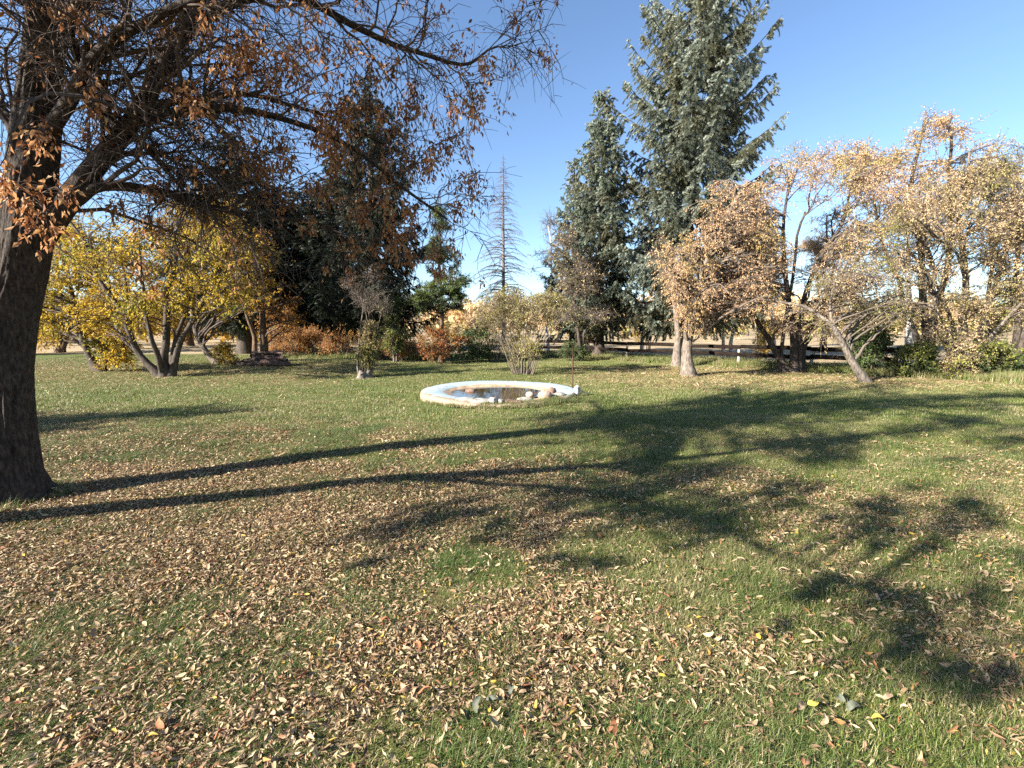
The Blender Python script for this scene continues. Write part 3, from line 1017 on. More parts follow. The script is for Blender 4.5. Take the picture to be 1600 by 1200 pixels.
    # bunches on the near limbs: each hangs on the sun's ray above a dapple that the photo shows on the right foreground
    for px, py, h, n in ((1296, 927, 3.1, 3), (1275, 960, 3.1, 2), (1445, 925, 3.2, 3), (1432, 977, 3.0, 4), (1460, 985, 3.0, 3), (1307, 1010, 3.1, 2), (1395, 1025, 3.0, 3), (1340, 950, 3.1, 2), (1560, 960, 3.2, 4),
                         (1565, 1000, 3.2, 3), (1525, 1075, 3.0, 4), (1500, 1050, 3.0, 3), (1465, 1050, 3.0, 3), (1385, 892, 3.2, 2), (1270, 902, 3.2, 2), (1487, 867, 3.3, 2), (1560, 870, 3.3, 2), (1540, 930, 3.2, 3), (1420, 830, 3.3, 3),
                         (1350, 800, 3.3, 3), (1100, 815, 3.1, 2), (1130, 820, 3.1, 2), (1020, 800, 3.1, 3), (960, 785, 3.1, 4), (930, 770, 3.0, 3), (890, 870, 2.9, 3), (890, 890, 2.9, 2), (860, 840, 2.9, 3), (690, 800, 3.0, 4), (660, 815, 3.0, 3),
                         (730, 790, 3.0, 3), (600, 865, 2.8, 1), (570, 880, 2.8, 1), (790, 830, 3.0, 3), (1000, 760, 3.2, 3), (1080, 770, 3.3, 3), (1200, 770, 3.4, 3), (1280, 760, 3.4, 3), (1450, 780, 3.5, 3), (1530, 800, 3.5, 3)):
        g = G(px, py)
        c = np.array([g[0] + SUN_DIR[0] * h / math.tan(SUN_EL), g[1] + SUN_DIR[1] * h / math.tan(SUN_EL), h])
        for _ in range((n + 1) // 2 if py > 835 else n + 5):
            near.append(c + rng.normal(0, .055 if py > 835 else .15, 3))
    n_dap = len(near)
    for px, py, r in ((1000, 640, .35), (1060, 650, .4), (1120, 640, .45), (1180, 655, .45), (1240, 640, .45), (1300, 650, .4), (1100, 668, .4), (950, 665, .3), (1010, 680, .35), (1360, 640, .4), (1420, 632, .4), (1480, 625, .4), (1540, 618, .4),
                      (1160, 625, .4), (1230, 620, .4), (1300, 625, .4), (1380, 618, .4), (870, 650, .3), (1330, 690, .3), (1420, 675, .3), (1250, 700, .3), (1180, 690, .35), (1500, 660, .3), (1080, 630, .4), (1580, 690, .3), (1300, 720, .25), (1100, 735, .25)):
        g = G(px, py)
        h = rng.uniform(4.6, 5.6)
        for _ in range(40):
            cy, cz = g[1] + SUN_DIR[1] * h / math.tan(SUN_EL), h - CAM_H
            if cy < .2 or (cz * CP + cy * SP) / (cy * CP - cz * SP + 1e-6) * FPX > 640 + FPX * 1.6 * r / cy or cy * CP - cz * SP < 0:
                break
            h += .12
        c = np.array([g[0] + SUN_DIR[0] * h / math.tan(SUN_EL), g[1] + SUN_DIR[1] * h / math.tan(SUN_EL), h])
        for _ in range(40):
            near.append(c + rng.normal(0, r * .62, 3))
    n0 = len(bc) + len(big)
    bc = np.concatenate([bc, big, near])
    cnt = rng.integers(14, 36, len(bc))
    cnt[n0 + n_first:n0 + n_dap] = (cnt[n0 + n_first:n0 + n_dap] * 2.2).astype(int)
    k = np.repeat(np.arange(len(bc)), cnt)
    off = rng.normal(0, 1, (len(k), 3)) * np.array([.05, .05, .072]) * rng.uniform(.6, 1.25, len(bc))[k][:, None]
    ax = unit(rdir((len(k),)) * .75 + off * 4 + np.array([0, 0, -.9]))
    g1 = leaves(bc[k] + off, ax, rng.uniform(.036, .078, len(k)), .42, .14, .1)
    # a few single leaves strung along the twigs
    a, ta = along(qt, rng.uniform(.3, 1, (len(qt), 1)))
    m = rng.random(len(qt)) < .2
    a = a[m, 0]
    g2 = leaves(a, unit(rdir((len(a),)) * .6 + np.array([0, 0, -1.0])), rng.uniform(.035, .075, len(a)), .4, .12, .1)
    obj('foliage', join(g1, g2), M['leaf_rust'], root, False, 'stuff')
    # stalks that tie each bunch to the nearest branch
    allp = np.concatenate([sec[::1].reshape(-1, 3), S, S[NV:], ter[:, ::2].reshape(-1, 3)])
    pen = np.concatenate([np.ones(sec.shape[0] * 8), np.ones(len(S)), np.full(len(S) - NV, .6), np.full(len(ter) * 3, 1.2)])
    e = np.array(big + near)
    far_p = S[NV:]
    st = np.array([far_p[((far_p - q_) ** 2).sum(1).argmin()] if i_ >= len(big) else allp[(((allp - q_) ** 2).sum(1) * rng.uniform(.6, 1.5, len(allp)) * pen).argmin()] for i_, q_ in enumerate(e)])
    l = np.linalg.norm(e - st, axis=1)[:, None]
    stalk = wig(herm(st, e, (unit(e - st) + np.array([0, 0, .3])) * l, (unit(e - st) + np.array([0, 0, -.8])) * l, 7), .03)
    obj('branchwork', tubes(stalk, np.clip(.004 + .004 * l, 0, .012) * np.linspace(1, .35, 7)[None], 4), M['twig_dark'], root, False, 'stuff')
    return root


shade_tree()


# ------------------------------------------------------------------ spruces
def spray(n):
    x = rng.uniform(0, .92, n)
    a_ = rng.uniform(0, 6.28, n)
    r_ = rng.uniform(.02, .035, n)
    d = np.stack([np.full(n, .16), .05 * np.cos(a_), .05 * np.sin(a_)], -1) * rng.uniform(.7, 1.2, (n, 1))
    s_ = np.stack([np.zeros(n), -np.sin(a_), np.cos(a_)], -1) * .009
    p = np.stack([x, 0 * x, 0 * x], -1)
    V = np.stack([p - s_, p + s_, p + d], 1)
    tw = np.array([[0, -.006, 0], [0, .006, 0], [1, 0, 0], [0, 0, -.006], [0, 0, .006]])
    return np.concatenate([V.reshape(-1, 3), tw]), None, np.concatenate([np.arange(3 * n).reshape(-1, 3), [[3 * n, 3 * n + 1, 3 * n + 2], [3 * n + 3, 3 * n + 4, 3 * n + 2]]])


SPRAYS = [spray(60) for _ in range(5)]


def spruce(name, label, loc, H, prof, needle, bark, z0=.9, ds=.34, nper=6, r0=.2, sag=.25, group=None, cardw=.05, cardl=.125, dens=1.0, tip_up=.25, lean=0.0, gap=.12, dead=False, thick=1.3):
    root = thing(name, label, 'tree', loc, group)
    P = resample([(0, 0, -.15), (0, 0, H * .3), (lean * .5, 0, H * .65), (lean, 0, H)], 20) + np.array(loc)
    t = np.linspace(0, 1, 20)
    obj('trunk', tubes(P, r0 * (1 - t) ** .85 * (1 + .5 * np.exp(-t * 25)) + .012, 10), bark, root, True)
    zs = []
    z = z0
    while z < H * .985:
        zs.append(z)
        z += ds * (1 - .45 * z / H) * rng.uniform(.8, 1.2)
    bz, az, bl = [], [], []
    for z in zs:
        n = max(3, int(round(nper * (1 - .25 * z / H))))
        a0 = rng.uniform(0, 6.28)
        tier = rng.uniform(.84, 1.1)
        for i in range(n):
            if rng.random() < gap:
                continue
            bz.append(z + rng.normal(0, .06))
            az.append(a0 + 6.283 * i / n + rng.normal(0, .25))
            bl.append(np.interp(z / H, prof[0], prof[1]) * rng.choice([rng.uniform(.5, .85), rng.uniform(.85, 1.06)], p=[.4, .6]) * tier)
    bz, az, bl = np.array(bz), np.array(az), np.maximum(.12, np.array(bl))
    N = len(bz)
    f = np.clip(bz / H, 0, 1)
    el = np.interp(f, [0, .25, .6, .85, 1], [-.42, -.3, .02, .45, 1.1]) - sag * .5 * (1 - f) + rng.normal(0, .1, N)
    tu = tip_up + .35 * (1 - f)
    tt = np.linspace(0, 1, 7)[None]
    rr = bl[:, None] * tt
    zz = bl[:, None] * (np.tan(el)[:, None] * tt + tu[:, None] * tt**2.2)
    if dead:
        zz = bl[:, None] * (.35 * tt - .55 * tt**2)
    B = np.stack([rr * np.cos(az)[:, None], rr * np.sin(az)[:, None], zz + bz[:, None]], -1) + np.array([loc[0], loc[1], loc[2]])
    B[:, :, 0] += lean * f[:, None] ** 1.5
    B = wig(B, .012)
    geo = [tubes(B, (.008 + .012 * bl)[:, None] * np.linspace(1, .2, 7)[None], 4)]
    # shoots along the boughs
    m = np.maximum(3, (bl / (.085 if dead else .1) * dens).astype(int))
    k = np.repeat(np.arange(N), m)
    ti = rng.uniform(.12, 1.0, len(k)) ** .85
    a, ta = along(B[k], ti[:, None])
    a, ta = a[:, 0], ta[:, 0]
    side = unit(np.cross(ta, np.array([0, 0, 1.0]))) * rng.choice([-1, 1], len(k))[:, None]
    sd = unit(ta * .75 + side * rng.uniform(.3, 1.1, (len(k), 1)) + np.array([0, 0, 1.0]) * rng.normal(-.25 - 1.5 * sag, .38, (len(k), 1)))
    sl_ = (.14 + bl[k] * .26 * (1 - ti) ** .7 * (ti > 0)) * rng.uniform(.6, 1.25, len(k))
    if dead:
        e = a + sd * (sl_ * .8)[:, None]
        geo.append(tubes(np.stack([a, (a + e) / 2 + rng.normal(0, .01, a.shape), e], 1), np.full((len(a), 1), .0055) * np.array([[1, .7, .4]]), 3))
        obj('branchwork', join(*geo), needle, root, False, 'stuff')
        return root
    obj('branchwork', join(*geo), bark, root, False, 'stuff')
    # needle sprays: bottle-brush shoots laid end to end along every twig
    c = np.maximum(1, np.ceil(sl_ / .26)).astype(int)
    q = np.repeat(np.arange(len(k)), c)
    i_ = np.arange(len(q)) - np.repeat(np.cumsum(c) - c, c)
    u0, u1 = i_ / c[q], (i_ + 1.15) / c[q]

    def at(u):
        x = a[q] + sd[q] * (sl_[q] * u)[:, None]
        x[:, 2] -= sag * .55 * sl_[q] * u**2
        return x
    p0, p1 = at(u0), at(u1)
    # twigs that branch off again, hanging
    m2 = rng.random(len(q)) < .8
    e0 = (p0 + (p1 - p0) * rng.uniform(.1, .9, (len(q), 1)))[m2]
    dd = unit(unit(p1 - p0)[m2] * .7 + rdir((int(m2.sum()),)) * .75 + np.array([0, 0, -.55 * sag * 2]))
    e1 = e0 + dd * rng.uniform(.1, .26, (len(e0), 1))
    p0, p1 = np.concatenate([p0, e0]), np.concatenate([p1, e1])
    v = p1 - p0
    L = np.linalg.norm(v, axis=1)
    rot = np.stack([rng.uniform(0, 6.28, len(L)), -np.arcsin(np.clip(v[:, 2] / L, -1, 1)), np.arctan2(v[:, 1], v[:, 0])], -1)
    th_ = rng.uniform(.8, 1.25, len(L)) * thick
    gn_scatter('foliage', p0, rot, np.stack([L, th_, th_], -1), rng.integers(0, len(SPRAYS), len(L)), SPRAYS, None, needle, root)
    return root


big_prof = ([0, .1, .3, .5, .7, .85, .94, 1], [3.6, 4.1, 4.2, 4.0, 3.7, 2.5, 1.25, .15])
spruce('spruce_tree', 'tallest blue grey spruce whose top leaves the picture, behind the fence line', onground(1068, 23.5), 18.1, big_prof, M['needle_blue'], M['bark_dark'],
       z0=2.5, ds=.44, nper=7, r0=.26, sag=.42, dens=1.45, tip_up=.36, gap=.2)
spruce('spruce_tree', 'slimmer grey green spruce with pointed top left of the tallest spruce', onground(935, 24.5), 13.3,
       ([0, .1, .3, .5, .7, .88, 1], [2.5, 2.7, 2.5, 2.0, 1.35, .7, .1]), M['needle_green'], M['bark_dark'], z0=1.9, ds=.32, nper=7, r0=.27, sag=.35, dens=1.4, gap=.16)
spruce('spruce_tree', 'short blue grey spruce wedged against the slimmer pointed spruce', onground(893, 26.5), 10.8,
       ([0, .2, .5, .8, 1], [1.9, 1.9, 1.5, .8, .1]), M['needle_green'], M['bark_dark'], z0=1.8, ds=.36, nper=6, r0=.17, sag=.3, dens=1.1)
dk = spruce('spruce_tree', 'broad dark spruce with stout trunk behind the hanging rusty leaves', onground(590, 23.0), 13.2,
            ([0, .08, .25, .5, .75, .9, 1], [2.9, 3.3, 3.2, 2.7, 1.8, .9, .1]), M['needle_dark'], M['bark_dark'], z0=2.3, ds=.38, nper=7, r0=.33, sag=.4, dens=1.1)
dup(dk, onground(385, 29.0), 'dark spruce showing its sloping boughs above the yellow trees', 1.9, (1.35, 1.35, .98))
dup(dk, onground(535, 30.0), 'dark spruce close behind the broad dark spruce on its left side', 3.0, (1.35, 1.35, .9))
dup(dk, onground(440, 31.0), 'dark spruce behind the orange leaved tree and the log pile', 5.4, (1.3, 1.3, .8))
dup(dk, onground(478, 34.0), 'lower dark spruce filling the gap left of the broad dark spruce', 4.1, (1.4, 1.4, .85))
spruce('dead_spruce', 'dead leafless conifer standing bare against the sky beyond the centre shrub', onground(787, 36.0), 14.4,
       ([0, .2, .5, .8, 1], [3.0, 2.9, 2.2, 1.1, .1]), M['twig_dead'], M['twig_dead'], z0=2.0, ds=.32, nper=7, r0=.17, dens=1.4, gap=.2, dead=True)

# pine with tufted crown
def pine():
    b = onground(690, 21.8)
    Y = 21.8
    st = [stem([(690, 560, Y), (690, 480, Y), (687, 400, Y), (688, 305, Y)], .12, .015)]
    cl = crown([(688, 345, 16, 38), (680, 400, 28, 36), (700, 420, 34, 34), (690, 465, 44, 34), (725, 440, 12, 12), (655, 470, 24, 30), (718, 470, 22, 20)], Y, 1.0, 74, .46)
    plant('pine_tree', 'bright green pine with tufted boughs, just left of the dead conifer', 'tree', b, st, cl, M['bark_brown'], M['bark_dark'], M['needle_pine'],
          nb=8, nt=5, nl=8, tl=.2, lsize=.15, lw=.14, droop=-.15, twr=.008)


pine()

# ------------------------------------------------------------------ yellow trees on the left
Y = 15.0
b = G(258, 588)
plant('maple_tree', 'yellow green spreading tree on several dark stems, beyond the big trunk', 'tree', b,
      [stem([(252, 588, Y), (215, 545, Y), (178, 470, Y), (140, 400, Y), (110, 345, Y)], .12, .03),
       stem([(259, 588, Y), (257, 540, Y), (262, 460, Y), (275, 390, Y), (290, 325, Y)], .15, .03),
       stem([(266, 588, Y), (285, 535, Y), (318, 470, Y), (352, 420, Y), (375, 385, Y)], .11, .03),
       stem([(256, 588, Y), (243, 540, Y - .5), (225, 470, Y - .8), (215, 390, Y - .8)], .1, .025),
       stem([(262, 588, Y), (275, 530, Y + .6), (300, 450, Y + 1), (330, 370, Y + 1.2)], .1, .025)],
      crown([(235, 395, 150, 85), (140, 420, 70, 70), (325, 420, 80, 80), (160, 495, 65, 35), (215, 470, 70, 50), (330, 475, 70, 28)], Y, 2.6, 135, .62),
      M['bark_dark'], M['twig_dark'], M['leaf_yellow'], nb=6, nt=5, nl=5, lsize=.095, tl=.4)
Y = 16.4
plant('maple_tree', 'golden tree with leafy shoots round its foot, left of the yellow green tree', 'tree', G(155, 583),
      [stem([(158, 583, Y), (140, 555, Y), (128, 520, Y), (112, 460, Y), (95, 390, Y)], .16, .03), stem([(160, 583, Y), (175, 545, Y), (185, 515, Y)], .06, .015)],
      np.concatenate([crown([(180, 550, 30, 30), (150, 540, 25, 25)], Y, .5, 18, .4), crown([(95, 420, 70, 95), (75, 480, 50, 60), (40, 440, 60, 90)], Y + .5, 2.2, 62, .65)]),
      M['bark_dark'], M['twig_dark'], M['leaf_yellow'], nb=6, nt=5, nl=5, lsize=.1, tl=.35)
Y = 20.5
plant('maple_tree', 'golden tree on one leaning grey stem, right of the yellow green tree', 'tree', G(340, 568),
      [stem([(341, 568, Y), (322, 545, Y), (305, 520, Y), (298, 470, Y), (315, 380, Y), (340, 320, Y)], .15, .03)],
      crown([(330, 355, 95, 60), (390, 395, 60, 60), (280, 330, 80, 40), (400, 450, 40, 40)], Y, 2.2, 75, .75), M['bark_grey'], M['twig_dark'], M['leaf_gold'], nb=6, nt=5, nl=5, lsize=.11, tl=.45)
Y = 22.0
plant('maple_tree', 'orange leaved tree on twin brown trunks behind the log pile', 'tree', onground(408, Y),
      [stem([(413, 562, Y), (411, 510, Y), (405, 430, Y), (410, 340, Y)], .22, .04), stem([(400, 562, Y), (392, 515, Y), (380, 450, Y), (370, 380, Y)], .14, .03)],
      crown([(395, 420, 55, 70), (430, 470, 45, 45), (440, 500, 40, 25)], Y, 1.8, 48, .7), M['bark_brown'], M['twig_dark'], M['leaf_orange'], nb=6, nt=5, nl=4, lsize=.11, tl=.45)
# golden background trees, far left
Y = 30.0
gt = plant('maple_tree', 'golden tree far left beyond the lawn, half hidden by the big trunk', 'tree', onground(95, Y),
           [stem([(95, 560, Y), (98, 500, Y), (92, 420, Y), (95, 340, Y)], .2, .04), stem([(97, 560, Y), (115, 490, Y), (130, 400, Y)], .14, .03)],
           crown([(95, 430, 75, 110), (100, 500, 85, 50)], Y, 2.5, 80, 1.0), M['bark_brown'], M['twig_dark'], M['leaf_gold'], nb=6, nt=5, nl=5, lsize=.15, tl=.6, twr=.009)
dup(gt, onground(205, 36.0), 'golden tree at the far edge behind the yellow green tree', 2.1, 1.0)
dup(gt, onground(-20, 27.0), 'golden tree at the left edge of the picture behind the big trunk', 4.0, .9)
dup(gt, onground(300, 41.0), 'golden tree glimpsed behind the leaning grey stem', 5.2, 1.1)
# a tree beyond the left edge of the picture: its shade lies across the left lawn
plant('maple_tree', 'yellow tree standing outside the left edge, shading the left lawn', 'tree', (-15.2, 4.3, 0),
      [(np.array([(-15.2, 4.3, -.1), (-15.1, 4.3, 1.5), (-14.9, 4.4, 3.0), (-14.8, 4.3, 4.6)]), .16, .04), (np.array([(-15.2, 4.3, .6), (-14.6, 3.9, 2.0), (-14.0, 3.6, 3.4)]), .1, .03)],
      np.c_[np.array([-14.4, 4.2, 3.6]) + ell(46) * np.array([1.8, 1.2, 1.3]), np.full((46, 3), .55), np.ones(46)],
      M['bark_dark'], M['twig_dark'], M['leaf_yellow'], nb=6, nt=5, nl=6, lsize=.1, tl=.4)

# ------------------------------------------------------------------ trees on the right
Y = 15.6
plant('box_elder', 'russet leaved tree with pale flared trunk in front of the fence', 'tree', G(1075, 586),
      [stem([(1076, 586, Y), (1073, 545, Y), (1078, 490, Y), (1095, 430, Y), (1130, 360, Y), (1160, 300, Y)], .22, .04),
       stem([(1074, 560, Y), (1080, 490, Y + .3), (1065, 430, Y + .6), (1060, 390, Y + .6)], .09, .02)],
      crown([(1150, 320, 80, 65), (1080, 415, 62, 55), (1205, 295, 70, 50), (1130, 440, 85, 50), (1085, 490, 40, 48), (1195, 395, 60, 60), (1150, 375, 90, 60), (1120, 475, 70, 36), (1055, 450, 40, 45), (1205, 455, 40, 36)], Y, 2.4, 165, .6),
      M['bark_grey'], M['twig_grey'], M['leaf_russet'], nb=6, nt=5, nl=10, lsize=.056, lw=.42, tl=.36, droop=.4)
Y = 19.5
plant('aspen_tree', 'pale trunk standing just behind the russet tree, with thin tan crown', 'tree', onground(1057, Y),
      [stem([(1057, 568, Y), (1058, 520, Y), (1052, 450, Y), (1050, 380, Y)], .2, .03)],
      crown([(1045, 400, 40, 45), (1060, 460, 30, 30)], Y, 1.2, 22, .6, .5), M['bark_grey'], M['twig_grey'], M['leaf_tan'], nb=6, nt=5, nl=4, lsize=.09, droop=.3)
Y = 17.0
plant('box_elder', 'dark many-stemmed tree leaning both ways in front of the fence, tan crown', 'tree', G(1240, 582),
      [stem([(1232, 583, Y), (1208, 545, Y), (1185, 500, Y), (1158, 455, Y), (1130, 395, Y)], .15, .03),
       stem([(1240, 583, Y), (1241, 540, Y), (1231, 480, Y), (1228, 410, Y), (1224, 340, Y), (1238, 265, Y)], .16, .03),
       stem([(1246, 583, Y), (1252, 530, Y), (1250, 480, Y - .2), (1275, 420, Y - .3), (1312, 355, Y - .3), (1335, 280, Y)], .13, .03),
       stem([(1252, 583, Y), (1262, 520, Y + .4), (1285, 470, Y + .7), (1330, 420, Y + 1), (1370, 350, Y + 1)], .1, .03),
       stem([(1228, 420, Y), (1246, 370, Y), (1262, 330, Y + .2), (1275, 260, Y + .3)], .06, .02)],
      crown([(1245, 255, 60, 50, .7), (1330, 275, 80, 65), (1350, 370, 70, 60), (1180, 350, 50, 60, .8), (1290, 480, 60, 30), (1230, 500, 40, 25, .6), (1300, 430, 60, 45, .8), (1350, 480, 60, 40, .7), (1200, 440, 40, 50, .7), (1370, 290, 60, 60)], Y, 2.4, 170, .62),
      M['bark_dark'], M['twig_grey'], M['leaf_pale'], nb=6, nt=5, nl=13, lsize=.054, lw=.42, tl=.42, droop=.3)
Y = 13.4
plant('box_elder', 'slanting bare stem with sparse yellow leaves, right of the dark many-stemmed tree', 'tree', G(1352, 597),
      [stem([(1354, 597, Y), (1330, 560, Y), (1308, 522, Y), (1290, 498, Y + .2), (1255, 480, Y + .5), (1212, 470, Y + .8)], .12, .03),
       stem([(1290, 498, Y + .2), (1300, 450, Y + .4), (1330, 400, Y + .6)], .05, .015)][:1] +
      [(np.array([U(1300, 508, Y + .1), U(1300, 455, Y + .4), U(1330, 400, Y + .6)]), .05, .015)],
      crown([(1310, 445, 60, 40, .7), (1360, 430, 55, 40, .6), (1260, 485, 40, 18, .8), (1290, 510, 25, 30, .8), (1390, 470, 50, 40, .8)], Y + .4, 1.2, 66, .5),
      M['bark_grey'], M['twig_grey'], M['leaf_mixed'], nb=6, nt=5, nl=8, lsize=.05, lw=.4, tl=.38, droop=.25)
Y = 15.6
plant('box_elder', 'dense tangled clump of stems with straw and green leaves near the right edge', 'tree', G(1515, 586),
      [stem([(1492, 586, Y), (1475, 530, Y), (1458, 460, Y), (1455, 390, Y), (1435, 320, Y)], .12, .03),
       stem([(1502, 586, Y), (1505, 500, Y), (1512, 420, Y), (1500, 320, Y), (1510, 240, Y)], .15, .03),
       stem([(1515, 586, Y), (1530, 520, Y), (1555, 450, Y), (1590, 360, Y), (1610, 280, Y)], .13, .03),
       stem([(1530, 586, Y), (1548, 530, Y - .4), (1590, 480, Y - .8), (1640, 420, Y - 1)], .1, .03),
       stem([(1490, 586, Y), (1488, 520, Y + .6), (1470, 450, Y + 1.2), (1420, 390, Y + 1.5)], .1, .03),
       stem([(1540, 586, Y), (1540, 510, Y + .8), (1550, 420, Y + 1.2), (1545, 320, Y + 1.4)], .1, .03)],
      crown([(1450, 340, 75, 75, .8), (1540, 330, 80, 100, .9), (1500, 430, 80, 70, .7), (1590, 400, 60, 110, .8), (1570, 270, 60, 50, .7), (1610, 330, 50, 60, .7), (1400, 400, 50, 50, .7), (1530, 520, 70, 60, .8), (1450, 500, 50, 50, .7), (1620, 460, 50, 60, .7), (1400, 470, 45, 50, .6)], Y, 2.2, 240, .62),
      M['bark_grey'], M['twig_grey'], M['leaf_mixed'], nb=7, nt=6, nl=11, lsize=.057, lw=.42, tl=.45, droop=.2)
Y = 21.0
tt_ = plant('box_elder', 'tall pale orange tree rising above the tangled clump on the right', 'tree', onground(1448, Y),
            [stem([(1448, 565, Y), (1445, 480, Y), (1440, 380, Y), (1425, 290, Y), (1440, 190, Y)], .2, .04),
             stem([(1450, 565, Y), (1470, 450, Y), (1490, 340, Y), (1480, 230, Y), (1490, 180, Y)], .15, .03),
             stem([(1446, 565, Y), (1410, 460, Y), (1375, 370, Y), (1350, 260, Y)], .14, .03)],
            crown([(1465, 205, 60, 40, 1.1), (1400, 270, 70, 55, .9), (1340, 255, 55, 45, .8), (1500, 280, 70, 60, .8), (1430, 340, 90, 60, .8), (1560, 260, 60, 50, .5)], Y, 2.4, 120, .75),
            M['bark_dark'], M['twig_grey'], M['leaf_tan'], nb=6, nt=5, nl=12, lsize=.074, lw=.44, tl=.5, droop=.2, twr=.008)
dup(tt_, onground(1590, 24.0), 'pale orange tree far back at the right edge of the picture', 2.4, 1.0)
dup(tt_, onground(1285, 30.0), 'tan tree far back behind the dark many-stemmed tree', 4.4, .85)
dup(tt_, onground(1190, 38.0), 'tan tree far back beyond the fence, between russet tree and dark stems', .8, .9)

Y = 22.3
plant('elm_tree', 'bare grey twiggy tree in front of the slimmer pointed spruce', 'tree', onground(908, Y),
      [stem([(908, 568, Y), (902, 500, Y), (890, 430, Y), (872, 365, Y)], .1, .02), stem([(909, 568, Y), (915, 490, Y), (905, 420, Y), (900, 350, Y)], .08, .02)],
      crown([(880, 380, 36, 45, .5), (905, 430, 50, 45, .5), (920, 490, 60, 26, .4), (860, 350, 22, 22, .15)], Y, 1.5, 60, .6),
      M['bark_dark'], M['twig_grey'], M['leaf_mixed'], nb=8, nt=7, nl=2.5, lsize=.075, tl=.5, droop=.1, twr=.007)

# birch trunks behind the fence
b0 = None
birches = [(1130, 25.0, 475, 3.4, .10), (1143, 25.6, 470, 3.4, .12), (1185, 24.5, 485, 3.2, .11), (1207, 25.5, 480, 3, .12), (1330, 21.0, 470, 3, .10), (1418, 20.0, 440, 3.6, .17), (1002, 27.0, 490, 3, .09), (856, 29.0, 500, 3, .1)]
bl_lab = ['thin white birch trunk just left of the thicker pair behind the fence', 'white birch trunk close behind the fence, second from the russet tree', 'white birch trunk behind the fence near the leaning post',
          'white birch trunk behind the fence beside the dark many-stemmed tree', 'pale birch trunk behind the dark green bush', 'thickest white birch trunk, beside the tangled clump on the right',
          'thin white birch trunk seen under the tallest spruce', 'short white birch trunk beyond the fence behind the centre shrub']
for (px, Y, top, _, r), lab in zip(birches, bl_lab):
    plant('birch_tree', lab, 'tree', onground(px, Y), [stem([(px, 560, Y), (px + 1, 520, Y), (px + 2, top, Y), (px + 4, top - 90, Y), (px, top - 150, Y)], r, .03)],
          crown([(px, top - 80, 34, 60, .5)], Y, 1.0, 16, .55), M['bark_birch'], M['twig_grey'], M['leaf_gold'] if px > 1100 else M['leaf_tan'], group='birch trunks behind the fence',
          nb=5, nt=5, nl=2.5, lsize=.09, tl=.45, twr=.008)


# ------------------------------------------------------------------ shrubs
def shrub(name, label, px, py, w, h, leafm, n=26, r=None, Y=None, group=None, nl=6, lsize=.06, lw=.5, stems=9, twig='twig_grey', vase=.45, nb=6, nt=5, tl=.25, droop=0.05, leafy=1.0, twr=.006):
    """px, py foot pixel; w, h in pixels"""
    if Y is None:
        b = G(px, py)
        Y = b[1]
    else:
        b = onground(px, Y)
    m = mpx(Y)
    b[2] = float(gz(b[0], b[1]))
    W_, H_ = w * m, h * m
    st = []
    for i in range(stems):
        a = rng.uniform(0, 6.28)
        q = rng.uniform(.2, 1)
        f = np.array([b[0] + .1 * W_ * math.cos(a), b[1] + .1 * W_ * math.sin(a), b[2] - .05])
        e = np.array([b[0] + vase * W_ * q * math.cos(a), b[1] + vase * W_ * q * math.sin(a) * .8, b[2] + H_ * rng.uniform(.6, .92)])
        st.append((np.array([f, f * .55 + e * .45 + np.array([0, 0, .1 * H_]), e]), max(.008, .012 * H_), .004))
    r = r or .24 * min(W_, H_)
    cl = []
    for i in range(n):
        z = rng.uniform(.18, .92)
        rad = W_ * .5 * (math.sqrt(max(.05, 1 - ((z - .5) / .55) ** 2)) if vase < .6 else (.35 + .65 * z)) * math.sqrt(rng.random())
        a = rng.uniform(0, 6.28)
        cl.append((b[0] + rad * math.cos(a), b[1] + rad * math.sin(a) * .8, b[2] + z * H_, r, r, r * .8, leafy * rng.uniform(.6, 1.3)))
    return plant(name, label, 'shrub', b, st, np.array(cl), M[twig], M[twig], leafm, group, nb=nb, nt=nt, nl=nl, tl=tl, lsize=lsize, lw=lw, droop=droop, sides=5, twr=twr, stem_name='stem', limb_r=.008)


# vase-shaped shrub behind the pond
Y = 16.0
vs = [stem([(817 + a * 14, 584, Y + b_), (817 + a * 30, 545, Y + b_ * 2), (817 + a * 62, 495, Y + b_ * 3), (817 + a * 78, 462 + abs(a) * 14, Y + b_ * 3.5)], .022, .006)
      for a, b_ in zip(np.linspace(-1, 1, 17), rng.uniform(-.35, .35, 17))]
plant('vase_shrub', 'round twiggy shrub with many fine stems, directly behind the pond', 'shrub', G(817, 583), vs,
      crown([(818, 490, 78, 42, .8), (860, 480, 42, 28, 1), (775, 488, 40, 32, .5), (820, 470, 60, 24, .8), (815, 545, 38, 34, 1)], Y, 1.5, 100, .36), M['twig_grey'], M['twig_grey'], M['leaf_straw'],
      nb=7, nt=5, nl=8, lsize=.055, tl=.3, droop=-.15, sides=5, stem_name='stem', twr=.005)

